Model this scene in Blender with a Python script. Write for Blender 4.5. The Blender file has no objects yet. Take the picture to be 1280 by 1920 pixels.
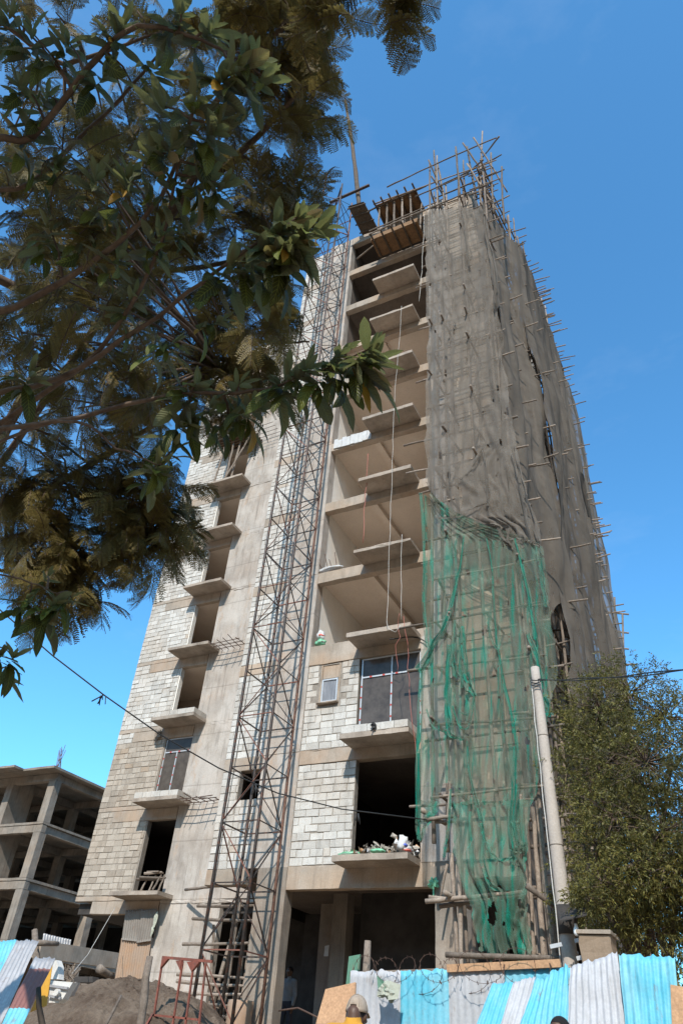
import bpy, math, random
import numpy as np
from mathutils import Vector, Matrix, noise
random.seed(7)
rng = np.random.default_rng(11)
C = bpy.context.scene.collection
R = math.radians
# ------------------------------------------------------------------ camera calibration
CAM = np.array([[0.8930851311920179, 0.44473251380834566, 0.06791126272898904],
                [-0.2240069579864601, 0.5704960577553038, -0.790161458728094],
                [-0.39015359951868755, 0.690468854654116, 0.6091247241208033]])
F = 1345.106
def ray(x, y): return CAM.T @ np.array([x-640., y-960., F])
def PY(x, y, Y): d = ray(x, y); return Vector(d*Y/d[1])
def PX(x, y, X): d = ray(x, y); return Vector(d*X/d[0])
def PD(x, y, D): d = ray(x, y); return Vector(d*D/np.linalg.norm(d))

# ------------------------------------------------------------------ mesh builder
class MB:
    def __init__(s): s.v = []; s.f = []; s.m = []; s.t = []; s.uv = None
    def add(s, vs, fs, mi=0, tone=0.5):
        o = len(s.v); s.v.extend([tuple(v) for v in vs])
        for f in fs: s.f.append(tuple(i+o for i in f)); s.m.append(mi); s.t.append(tone)
        return s
    def box(s, x0, x1, y0, y1, z0, z1, mi=0, tone=0.5):
        v = [(x0,y0,z0),(x1,y0,z0),(x1,y1,z0),(x0,y1,z0),(x0,y0,z1),(x1,y0,z1),(x1,y1,z1),(x0,y1,z1)]
        return s.add(v, [(0,3,2,1),(4,5,6,7),(0,1,5,4),(1,2,6,5),(2,3,7,6),(3,0,4,7)], mi, tone)
    def rbox(s, x0, x1, y0, y1, z0, z1, mi=0, tone=.5, step=.25, amp=.006, cut=.018):
        """box with chipped, slightly uneven edges: the four long corner lines are subdivided and jittered"""
        L = max(x1-x0, y1-y0, z1-z0)
        if L == x1-x0: ax = 0; a0, a1 = x0, x1; q = [(y0,z0),(y1,z0),(y1,z1),(y0,z1)]
        elif L == z1-z0: ax = 2; a0, a1 = z0, z1; q = [(x0,y0),(x1,y0),(x1,y1),(x0,y1)]
        else: ax = 1; a0, a1 = y0, y1; q = [(x0,z0),(x0,z1),(x1,z1),(x1,z0)]
        n = max(1, int(L/step)); cx = sum(p[0] for p in q)/4; cy = sum(p[1] for p in q)/4
        vs = []; fs = []
        for i in range(n+1):
            a = a0+(a1-a0)*i/n
            for (p, r) in q:
                c1 = cut*random.uniform(.5, 1.3)+(random.random() < .12)*random.uniform(0, .02)
                sx = math.copysign(1, cx-p); sy = math.copysign(1, cy-r)
                A = (p+sx*c1+random.uniform(-amp, amp)*.5, r+random.uniform(0, amp)*sy)
                B = (p+random.uniform(0, amp)*sx, r+sy*c1+random.uniform(-amp, amp)*.5)
                pr = [A, B]
                for (u, w) in pr:
                    vs.append((a,u,w) if ax == 0 else (u,w,a) if ax == 2 else (u,a,w))
        # order the eight ring points round the section
        ring0 = vs[:8]
        def ang(v):
            u, w = (v[1],v[2]) if ax == 0 else (v[0],v[1]) if ax == 2 else (v[0],v[2])
            return math.atan2(w-cy, u-cx)
        order = sorted(range(8), key=lambda k: ang(ring0[k]))
        for i in range(n):
            for k in range(8):
                a, b = order[k], order[(k+1)%8]
                fs.append((i*8+a, i*8+b, i*8+8+b, i*8+8+a))
        fs.append(tuple(order[::-1])); fs.append(tuple(n*8+k for k in order))
        return s.add(vs, fs, mi, tone)
    def bar(s, a, b, w, h=None, mi=0, tone=.5, up=(0,0,1)):
        a = Vector(a); b = Vector(b); h = h or w; d = (b-a).normalized()
        u = Vector(up)
        if abs(d.dot(u)) > .97: u = Vector((0,1,0))
        x = d.cross(u).normalized(); y = x.cross(d)
        v = [p+x*(sx*w/2)+y*(sy*h/2) for p in (a, b) for sx, sy in ((-1,-1),(1,-1),(1,1),(-1,1))]
        return s.add(v, [(3,2,1,0),(4,5,6,7),(0,1,5,4),(1,2,6,5),(2,3,7,6),(3,0,4,7)], mi, tone)
    def angle(s, a, b, w, t=.008, mi=0, up=(0,0,1), flip=1):
        """L-section steel"""
        a = Vector(a); b = Vector(b); d = (b-a).normalized(); u = Vector(up)
        if abs(d.dot(u)) > .97: u = Vector((0,1,0))
        x = d.cross(u).normalized()*flip; y = x.cross(d)*flip
        prof = [(0,0),(w,0),(w,t),(t,t),(t,w),(0,w)]
        v = [p+x*q[0]+y*q[1] for p in (a, b) for q in prof]
        return s.add(v, [tuple(range(6)), tuple(range(11,5,-1))]+[(i, i+6, (i+1)%6+6, (i+1)%6) for i in range(6)], mi)
    def tube(s, pts, r, n=8, mi=0, tone=.5, cap=True):
        pts = [Vector(p) for p in pts]
        rs = r if hasattr(r, '__len__') else [r]*len(pts)
        vs = []; fs = []; prev = None
        for i, p in enumerate(pts):
            d = (pts[min(i+1, len(pts)-1)]-pts[max(i-1, 0)]).normalized()
            if prev is None:
                u = Vector((0,0,1)) if abs(d.z) < .9 else Vector((0,1,0))
                x = d.cross(u).normalized()
            else:
                x = (prev-d*prev.dot(d)).normalized()
            prev = x; y = d.cross(x)
            for k in range(n):
                a = 2*math.pi*k/n
                vs.append(p+(x*math.cos(a)+y*math.sin(a))*rs[i])
        for i in range(len(pts)-1):
            for k in range(n):
                fs.append((i*n+k, i*n+(k+1)%n, (i+1)*n+(k+1)%n, (i+1)*n+k))
        if cap:
            fs.append(tuple(range(n-1,-1,-1))); fs.append(tuple((len(pts)-1)*n+k for k in range(n)))
        return s.add(vs, fs, mi, tone)
    def pole(s, a, b, r, bend=.03, taper=.75, n=7, seg=6, mi=0, tone=None):
        """an irregular round timber"""
        a = Vector(a); b = Vector(b); L = (b-a).length
        seg = max(3, min(14, int(L/.5)+2)); o1 = random.uniform(-1,1)*bend*L*.35; o2 = random.uniform(-1,1)*bend*L*.35
        d = (b-a).normalized(); u = Vector((0,0,1)) if abs(d.z) < .9 else Vector((0,1,0)); x = d.cross(u).normalized(); y = x.cross(d)
        k1 = random.uniform(2,5); k2 = random.uniform(2,5)
        pts = []; rs = []
        for i in range(seg+1):
            t = i/seg; w = math.sin(math.pi*t)
            pts.append(a.lerp(b, t)+x*(o1*w+.008*math.sin(k1*t*6))+y*(o2*w+.008*math.sin(k2*t*6)))
            rs.append(r*(1-(1-taper)*t)*random.uniform(.9,1.12))
        return s.tube(pts, rs, n, mi, random.random() if tone is None else tone)
    def build(s, name, mat, parent=None, smooth=False, label=None):
        me = bpy.data.meshes.new(name); me.from_pydata(s.v, [], s.f); me.update()
        mats = mat if isinstance(mat, (list, tuple)) else [mat]
        for m in mats: me.materials.append(m)
        if len(mats) > 1: me.polygons.foreach_set('material_index', s.m)
        at = me.attributes.new('tone', 'FLOAT', 'FACE'); at.data.foreach_set('value', s.t)
        if smooth: me.polygons.foreach_set('use_smooth', [True]*len(me.polygons))
        return link(name, me, parent, label)
def link(name, me, parent=None, label=None):
    o = bpy.data.objects.new(name, me); C.objects.link(o)
    if parent is not None:
        o.parent = parent
        p = parent; off = Vector((0,0,0))
        while p is not None: off += p.location; p = p.parent
        o.location = -off
    if label: o['label'] = label
    return o
def tag(o, label, cat, group=None):
    o['label'] = label; o['category'] = cat
    if group: o['group'] = group
    return o
def thing(name, label, cat, loc=(0,0,0), group=None):
    o = bpy.data.objects.new(name, None); C.objects.link(o); o.location = loc; o.empty_display_size = .2
    return tag(o, label, cat, group)
def fix_normals(o):
    import bmesh
    bm = bmesh.new(); bm.from_mesh(o.data); bmesh.ops.recalc_face_normals(bm, faces=bm.faces); bm.to_mesh(o.data); bm.free()

# ------------------------------------------------------------------ materials
class NT:
    def __init__(s, name):
        s.mat = bpy.data.materials.new(name); s.mat.use_nodes = True
        s.t = s.mat.node_tree; s.t.nodes.clear(); s.out = s.n('ShaderNodeOutputMaterial')
    def n(s, typ, ins=None, **kw):
        x = s.t.nodes.new(typ)
        for k, v in kw.items(): setattr(x, k, v)
        for k, v in (ins or {}).items():
            if isinstance(v, bpy.types.NodeSocket): s.t.links.new(v, x.inputs[k])
            else: x.inputs[k].default_value = v
        return x
    def ramp(s, fac, stops):
        r = s.n('ShaderNodeValToRGB', {'Fac': fac}); e = r.color_ramp.elements
        while len(e) < len(stops): e.new(.5)
        for k, (p, c) in zip(e, stops): k.position = p; k.color = (*c, 1) if not isinstance(c, (int, float)) else (c, c, c, 1)
        return r.outputs[0]
    def mix(s, fac, a, b, mode='MIX'):
        x = s.n('ShaderNodeMix', data_type='RGBA', blend_type=mode)
        for i, v in ((0, fac), (6, a), (7, b)):
            if isinstance(v, bpy.types.NodeSocket): s.t.links.new(v, x.inputs[i])
            else: x.inputs[i].default_value = (*v, 1) if isinstance(v, tuple) else v
        return x.outputs[2]
    def math(s, op, a, b=0., c=0.):
        x = s.n('ShaderNodeMath', operation=op)
        for i, v in enumerate((a, b, c)):
            if isinstance(v, bpy.types.NodeSocket): s.t.links.new(v, x.inputs[i])
            else: x.inputs[i].default_value = v
        return x.outputs[0]
    def coord(s, scale=(1,1,1)):
        c = s.n('ShaderNodeTexCoord'); m = s.n('ShaderNodeMapping', {'Vector': c.outputs['Object'], 'Scale': scale}); return m.outputs[0]
    def noise(s, scale, detail=4, rough=.6, vec=None, dist=0.):
        return s.n('ShaderNodeTexNoise', {'Vector': vec or s.coord(), 'Scale': scale, 'Detail': detail, 'Roughness': rough, 'Distortion': dist}).outputs[0]
    def tone(s): return s.n('ShaderNodeAttribute', attribute_name='tone').outputs['Fac']
    def bump(s, h, strength=.4, dist=.01, nrm=None):
        ins = {'Height': h, 'Strength': strength, 'Distance': dist}
        if nrm is not None: ins['Normal'] = nrm
        return s.n('ShaderNodeBump', ins).outputs[0]
    def bsdf(s, col, rough=.85, nrm=None, metal=0., spec=.3, **kw):
        ins = {'Base Color': col if isinstance(col, bpy.types.NodeSocket) else (*col, 1), 'Roughness': rough, 'Metallic': metal, 'Specular IOR Level': spec}
        if nrm is not None: ins['Normal'] = nrm
        ins.update(kw)
        return s.n('ShaderNodeBsdfPrincipled', ins).outputs[0]
    def done(s, sh): s.t.links.new(sh, s.out.inputs[0]); return s.mat

def m_concrete(name, base, dark, warm=(.42,.33,.25), boards=0., streak=.5, pocks=0., rust=0., stain=0.):
    q = NT(name)
    big = q.noise(.9, 5, .65)
    col = q.mix(q.ramp(big, [(.35, 0), (.68, 1)]), dark, base)
    w = q.noise(.55, 3, .5, q.coord((1,1,1.7)))
    col = q.mix(q.math('MULTIPLY', q.ramp(w, [(.45, 0), (.7, 1)]), .55), col, warm)
    st = q.noise(3.2, 5, .7, q.coord((2.2,2.2,.16)))
    col = q.mix(q.math('MULTIPLY', q.ramp(st, [(.5, 0), (.72, 1)]), streak), col, tuple(c*.55 for c in dark))
    if stain:
        col = q.mix(q.math('MULTIPLY', q.ramp(q.noise(.7, 6, .7, q.coord((1.3,1.3,.6))), [(.48, 0), (.6, 1)]), stain), col, (.52,.475,.43))
        col = q.mix(q.math('MULTIPLY', q.ramp(q.noise(1.6, 6, .75, q.coord((1,1,.4))), [(.56, 0), (.66, 1)]), stain), col, (.40,.27,.18))
    fine = q.noise(28, 5, .7)
    col = q.mix(.55, col, q.ramp(fine, [(.25, .35), (.7, .62)]), 'OVERLAY')
    h = q.math('ADD', q.math('MULTIPLY', fine, .6), q.math('MULTIPLY', q.noise(6, 4), .8))
    if boards:
        wv = q.n('ShaderNodeTexWave', {'Vector': q.coord(), 'Scale': boards, 'Distortion': .25, 'Detail': 1.}, wave_type='BANDS', bands_direction='Z', wave_profile='SAW').outputs[1]
        line = q.ramp(wv, [(0., 0), (.03, 1)])
        col = q.mix(q.math('MULTIPLY', q.math('SUBTRACT', 1., line), .45), col, tuple(c*.5 for c in dark))
        h = q.math('ADD', h, q.math('MULTIPLY', line, .6))
    if pocks:
        v = q.n('ShaderNodeTexVoronoi', {'Vector': q.coord((1,1,.42)), 'Scale': pocks, 'Randomness': .55}).outputs[0]
        d = q.ramp(v, [(.05, 0), (.1, 1)])
        gate = q.ramp(q.noise(1.7, 2), [(.36, 0), (.5, 1)])
        k = q.math('MULTIPLY', q.math('SUBTRACT', 1., d), gate)
        col = q.mix(q.math('MULTIPLY', k, .75), col, (.10,.075,.055))
        h = q.math('SUBTRACT', h, k)
    if rust:
        rr = q.ramp(q.noise(.8, 4, .6, q.coord((1,1,.8))), [(.5, 0), (.72, 1)])
        col = q.mix(q.math('MULTIPLY', rr, rust), col, (.36,.20,.10))
    return q.done(q.bsdf(col, .92, q.bump(h, .45, .012), spec=.15))
def m_block(name, light, mid, warm):
    q = NT(name); t = q.tone()
    col = q.ramp(t, [(0., mid), (.5, light), (.93, tuple(c*1.08 for c in light)), (1., warm)])
    big = q.noise(.45, 4, .6)
    col = q.mix(q.math('MULTIPLY', q.ramp(big, [(.45, 0), (.68, 1)]), .6), col, warm)
    dirt = q.ramp(q.noise(2.4, 5, .7, q.coord((1.6,1.6,.35))), [(.5, 0), (.75, 1)])
    col = q.mix(q.math('MULTIPLY', dirt, .62), col, tuple(c*.5 for c in mid))
    fine = q.noise(60, 4, .75)
    col = q.mix(.75, col, q.ramp(fine, [(.3, .3), (.68, .64)]), 'OVERLAY')
    h = q.math('ADD', fine, q.noise(11, 3))
    return q.done(q.bsdf(col, .95, q.bump(h, .6, .012), spec=.1))
def m_plain(name, col, rough=.7, metal=0., var=.25, scale=8, bump=.2, spec=.3, alt=None, tonevar=False):
    q = NT(name); n = q.noise(scale, 5, .65)
    a = tuple(c*(1-var) for c in col); b = tuple(min(1, c*(1+var)) for c in col)
    c = q.mix(q.ramp(n, [(.3, 0), (.7, 1)]), a, b)
    if alt: c = q.mix(q.ramp(q.noise(scale*.45, 5, .7), [(.5, 0), (.62, 1)]), c, alt)
    if tonevar: c = q.mix(.7, c, q.ramp(q.tone(), [(0, .28), (1, .72)]), 'OVERLAY')
    return q.done(q.bsdf(c, rough, q.bump(q.noise(scale*4, 4), bump, .006), metal, spec))
def m_wood(name, light, dark, rough=.85, tonevar=True):
    q = NT(name); n = q.noise(5, 6, .7, dist=1.2); g = q.noise(34, 3, .6)
    c = q.mix(q.ramp(n, [(.3, 0), (.7, 1)]), dark, light)
    c = q.mix(.5, c, q.ramp(g, [(.3, .3), (.7, .66)]), 'OVERLAY')
    if tonevar: c = q.mix(.85, c, q.ramp(q.tone(), [(0, .26), (1, .72)]), 'OVERLAY')
    return q.done(q.bsdf(c, rough, q.bump(g, .4, .006), spec=.15))
def m_net(name, col, alpha, dark, dense):
    """woven debris net: threads cover a share of each patch, more of it seen edge-on or gathered"""
    q = NT(name)
    n = q.noise(1.3, 5, .65); n2 = q.noise(9, 4, .7)
    c = q.mix(q.ramp(n, [(.35, 0), (.7, 1)]), dark, col)
    c = q.mix(q.math('MULTIPLY', q.ramp(n2, [(.55, 0), (.75, 1)]), .5), c, (.30,.24,.18))
    c = q.mix(q.ramp(q.tone(), [(.08, 0), (.5, 1)]), c, dense)
    lw = q.n('ShaderNodeLayerWeight', {'Blend': .5}).outputs['Facing']
    a = q.math('ADD', q.math('MULTIPLY', q.ramp(n, [(.3, .75), (.72, 1.)]), alpha), q.math('MULTIPLY', q.math('POWER', lw, 2.2), .55))
    a = q.math('ADD', a, q.math('MULTIPLY', q.tone(), .45))
    a = q.math('MINIMUM', a, 1.)
    dif = q.n('ShaderNodeBsdfDiffuse', {'Color': c}).outputs[0]
    trl = q.n('ShaderNodeBsdfTranslucent', {'Color': c}).outputs[0]
    body = q.n('ShaderNodeMixShader', {0: .3, 1: dif, 2: trl}).outputs[0]
    tr = q.n('ShaderNodeBsdfTransparent').outputs[0]
    return q.done(q.n('ShaderNodeMixShader', {0: a, 1: tr, 2: body}).outputs[0])
def m_sheet(name, col, wear, rust=(.20,.11,.07), metal=.0, rough=.5, wearamt=.5):
    q = NT(name); n = q.noise(3.2, 6, .7, q.coord((1,1,.5))); f = q.noise(26, 5, .75)
    c = q.mix(q.math('MULTIPLY', q.ramp(n, [(.42, 0), (.66, 1)]), wearamt), (*col,) , wear)
    c = q.mix(q.ramp(q.noise(5, 6, .75, q.coord((1.5,1.5,.35))), [(.58, 0), (.70, .75)]), c, rust)
    c = q.mix(.4, c, q.ramp(f, [(.3, .36), (.7, .62)]), 'OVERLAY')
    return q.done(q.bsdf(c, rough, q.bump(q.math('ADD', f, q.noise(4, 3)), .25, .01), metal, .4))
def m_leaf(name, top, under, old, young, edge):
    q = NT(name); t = q.tone()
    c = q.ramp(t, [(0., tuple(x*.55 for x in top)), (.45, top), (.8, young), (.93, young), (.95, old), (1., old)])
    uv = q.n('ShaderNodeUVMap').outputs[0]; sep = q.n('ShaderNodeSeparateXYZ', {0: uv})
    u = q.math('ABSOLUTE', q.math('SUBTRACT', sep.outputs[0], .5))
    rib = q.ramp(u, [(.0, 1), (.035, 0)])
    w = q.math('SINE', q.math('MULTIPLY', q.math('SUBTRACT', sep.outputs[1], q.math('MULTIPLY', u, .35)), 78.))
    vein = q.math('MULTIPLY', q.ramp(w, [(.86, 0), (.99, 1)]), edge)
    c = q.mix(q.math('MAXIMUM', q.math('MULTIPLY', rib, .6), vein), c, tuple(min(1, x*1.9) for x in young))
    c = q.mix(.5, c, q.ramp(q.noise(16, 4), [(.3, .34), (.7, .64)]), 'OVERLAY')
    back = q.n('ShaderNodeNewGeometry').outputs['Backfacing']
    c = q.mix(back, c, q.mix(.45, (*under,), c))
    p = q.bsdf(c, .5, q.bump(w, .35 if edge else .0, .004), spec=.22)
    tl = q.n('ShaderNodeBsdfTranslucent', {'Color': q.mix(.5, c, young)}).outputs[0]
    return q.done(q.n('ShaderNodeMixShader', {0: .34, 1: p, 2: tl}).outputs[0])

MAT = dict(
    wall=m_concrete('shear_concrete', (.43,.385,.34), (.29,.25,.215), (.45,.37,.305), boards=.16, streak=.75, pocks=2.6, stain=.5),
    beam=m_concrete('beam_concrete', (.41,.345,.285), (.27,.225,.18), (.44,.32,.225), streak=.45, rust=.35),
    slab=m_concrete('slab_concrete', (.42,.355,.295), (.20,.165,.135), (.38,.29,.22), boards=.9, streak=.3),
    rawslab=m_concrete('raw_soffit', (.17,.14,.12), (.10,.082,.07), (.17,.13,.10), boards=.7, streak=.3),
    plaster=m_concrete('beige_plaster', (.66,.56,.47), (.58,.49,.41), (.60,.49,.40), streak=.1),
    white_plaster=m_concrete('white_plaster', (.78,.74,.68), (.70,.65,.58), (.74,.66,.56), streak=.1),
    block=m_block('hollow_block', (.54,.515,.475), (.44,.41,.37), (.45,.38,.31)),
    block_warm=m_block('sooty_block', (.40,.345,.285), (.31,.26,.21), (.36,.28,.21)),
    mortar=m_plain('mortar', (.25,.215,.18), .95, var=.3, scale=9, bump=.6),
    grey=m_concrete('weathered_concrete', (.30,.26,.22), (.18,.155,.13), (.31,.24,.18), streak=.6, rust=.15),
    dark=m_plain('inside_shade_and_black', (.05,.044,.04), .95, var=.4, scale=1.5),  # near-black colour stands in for unlit rooms; also used on black fittings
    wood=m_wood('weathered_pole_wood', (.29,.235,.19), (.15,.115,.09)),
    wood_dark=m_wood('dark_formwork_wood', (.13,.098,.072), (.065,.048,.037)),
    ply=m_wood('plywood', (.50,.30,.17), (.36,.21,.12)),
    formply=m_wood('stained_form_ply', (.30,.17,.085), (.14,.085,.05)),
    steel=m_plain('dark_mast_steel', (.065,.055,.05), .55, .5, .4, 14, alt=(.13,.065,.045)),
    rust=m_plain('rusty_red_steel', (.20,.085,.06), .75, .1, .35, 12, alt=(.15,.075,.055)),
    red_frame=m_plain('red_oxide_paint', (.20,.065,.045), .6, .1, .3, 10, alt=(.14,.06,.045)),
    alu=m_plain('aluminium', (.55,.55,.55), .4, .4, .1, 10, .05),
    tape=m_plain('red_tape', (.42,.06,.05), .5, 0, .1, 10, .05),
    rebar=m_plain('rebar', (.10,.06,.045), .8, .3, .3, 20),
    rope=m_plain('pale_rope', (.50,.47,.43), .9, 0, .2, 30),
    redcable=m_plain('red_cable', (.36,.12,.09), .6, 0, .1, 10, .05),
    cable=m_plain('black_cable', (.03,.03,.03), .6, 0, .1, 10, .05),
    net=m_net('brown_net', (.275,.24,.205), .60, (.205,.175,.145), (.185,.16,.135)),
    sidenet=m_net('side_net', (.26,.22,.18), .62, (.19,.16,.13), (.17,.145,.12)),
    green=m_net('green_net', (.245,.265,.20), .46, (.18,.205,.155), (.025,.29,.205)),
    lamp_pole=m_concrete('pole_concrete', (.44,.385,.335), (.36,.31,.265), (.42,.35,.29), streak=.25),
    rough=m_concrete('roughcast', (.34,.25,.18), (.23,.17,.12), (.34,.24,.16), streak=.3),
    soil=None, cyan=m_sheet('cyan_paint', (.09,.40,.52), (.24,.47,.54), wearamt=.7, rough=.6),
    zinc=m_sheet('white_zinc', (.42,.42,.435), (.33,.325,.325), (.24,.19,.15), .0, .65, .7),
    greyzinc=m_sheet('grey_zinc', (.38,.37,.37), (.26,.24,.23), (.20,.13,.09), .3, .5),
    redsheet=m_sheet('red_paint', (.22,.085,.065), (.16,.08,.07)),
    rustsheet=m_sheet('rusted_sheet', (.30,.215,.155), (.34,.19,.10), (.28,.14,.07), wearamt=.7, rough=.75),
    yellow=m_sheet('yellow_paint', (.62,.33,.05), (.5,.3,.08)),
    whitepaint=m_sheet('white_paint', (.62,.60,.56), (.45,.42,.38)),
    greenboard=m_sheet('green_paint', (.10,.22,.15), (.2,.25,.18)),
    rubble=m_plain('rubble', (.30,.265,.225), .95, 0, .35, 9, .5, tonevar=True),
    oldsheet=m_sheet('old_sheet', (.20,.175,.15), (.15,.125,.105), (.17,.09,.05), .1, .7),
    sack=m_plain('white_sack', (.50,.49,.475), .7, 0, .12, 6, .5, alt=(.5,.5,.52)),
    bag=m_plain('pale_bag', (.36,.37,.30), .7, 0, .2, 8, .4),
    sackgreen=m_plain('green_sack', (.18,.46,.28), .6, 0, .2, 6, .4),
    sackred=m_plain('red_print', (.55,.12,.09), .6, 0, .2, 6, .4),
    sackblue=m_plain('blue_print', (.10,.14,.48), .6, 0, .2, 6, .4),
    skin=m_plain('brown_skin', (.085,.045,.028), .5, 0, .12, 12, .1, .4),
    hair=m_plain('black_hair', (.012,.010,.010), .85, 0, .3, 60, .8),
    shirt_y=m_plain('mustard_cloth', (.52,.26,.035), .9, 0, .15, 9, .4),
    rust_brown=m_plain('brown_rusted_steel', (.16,.085,.06), .75, .2, .35, 12, alt=(.08,.05,.04)),
    shirt_d=m_plain('shaded_grey_cloth', (.20,.20,.205), .9, 0, .15, 9, .4),  # grey cloth with the doorway's shade put into its colour
    shirt_g=m_plain('grey_cloth', (.36,.36,.36), .9, 0, .15, 9, .4),
    trousers=m_plain('dark_cloth', (.04,.04,.05), .9, 0, .2, 9, .4),
    cap=m_plain('beige_cap', (.33,.265,.205), .9, 0, .15, 30, .4),
    shoe=m_plain('shoe', (.05,.04,.035), .7),
    bark=m_wood('bark', (.16,.115,.085), (.065,.045,.035)),
    bulb=m_plain('white_bulb', (.85,.85,.83), .25, 0, .02, 4, .0, .5),
    leaf=m_leaf('broad_leaf', (.048,.052,.017), (.20,.19,.145), (.40,.21,.03), (.16,.185,.035), .55),
    feather=m_leaf('feather_leaf', (.074,.060,.022), (.10,.08,.035), (.26,.145,.035), (.135,.108,.034), 0.),
    olive=m_leaf('olive_leaf', (.060,.058,.020), (.12,.11,.045), (.18,.14,.04), (.22,.195,.05), 0.),
)
def m_glass():
    q = NT('window_glass'); n = q.ramp(q.noise(3, 5, .7), [(.35, 0), (.75, 1)])
    return q.done(q.bsdf(q.mix(n, (.06,.05,.043), (.115,.097,.083)), .12, spec=.22))
MAT['glass'] = m_glass()
def m_frost():
    q = NT('dusty_glass'); return q.done(q.bsdf(q.mix(q.ramp(q.noise(6, 5, .7, q.coord((4,4,.4))), [(.3, 0), (.7, 1)]), (.13,.13,.14), (.27,.27,.28)), .3, spec=.5))
MAT['frost'] = m_frost()
def m_soil():
    q = NT('soil'); n = q.noise(1.1, 6, .7); f = q.noise(22, 6, .75)
    c = q.mix(q.ramp(n, [(.35, 0), (.65, 1)]), (.085,.058,.042), (.185,.14,.105))
    c = q.mix(.7, c, q.ramp(f, [(.3, .3), (.7, .66)]), 'OVERLAY')
    return q.done(q.bsdf(c, .97, q.bump(q.math('ADD', f, q.noise(70, 3)), .8, .03), spec=.05))
MAT['soil'] = m_soil()
MAT['dirt'] = m_plain('dry_dirt', (.30,.225,.16), .97, 0, .2, 2, .6, .05, alt=(.24,.185,.13))

# ------------------------------------------------------------------ ground
def gz(x, y):
    t = min(1, max(0, (y-8)/8)); s = t*t*(3-2*t)
    return -1.3+s*1.5+max(0, -x-14)*.05*min(1, max(0, (y-4)/10))*.6
def make_ground():
    xs = [-600,-300,-150,-90,-60]+list(np.arange(-50, 16, 1.))+[20,30,60,120,300,600]
    ys = [-400,-150,-60,-30,-15,-8,-4]+list(np.arange(-2, 46, 1.))+[50,60,80,120,250,600,1200]
    b = MB(); nx = len(xs)
    vs = [(x, y, gz(max(x,-50), y)+.03*noise.noise((x*.7, y*.7, 3))) for y in ys for x in xs]
    b.add(vs, [(j*nx+i, j*nx+i+1, (j+1)*nx+i+1, (j+1)*nx+i) for j in range(len(ys)-1) for i in range(nx-1)])
    o = b.build('ground', MAT['dirt'], smooth=True); o['kind'] = 'structure'
make_ground()
def make_bounce_hills():
    # added hill ring: blocks low sky and bounces warm light; lower beyond the buildings
    b = MB(); na, nr = 72, 10; vs = []
    for j in range(nr+1):
        rr = 70+j*38
        for i in range(na):
            a = 2*math.pi*i/na; d = math.atan2(math.sin(a-math.pi/2-.5), math.cos(a-math.pi/2-.5))
            open_ = min(1, max(0, (abs(d)-.9)/.7)); k = j/nr
            h = rr*(math.tan(R(19))*open_+.01)*(min(1, k*2.2)**.8)*(1+.18*noise.noise((math.cos(a)*3, math.sin(a)*3, 2)))+4*noise.noise((rr*.02, a*3, 1))*min(1, k*3)
            vs.append((rr*math.cos(a), rr*math.sin(a)+5, -1.6+max(0, h)))
    b.add(vs, [(j*na+i, j*na+(i+1)%na, (j+1)*na+(i+1)%na, (j+1)*na+i) for j in range(nr) for i in range(na)])
    o = b.build('bounce_hills', MAT['dirt'], smooth=True); o['kind'] = 'structure'
make_bounce_hills()

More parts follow.
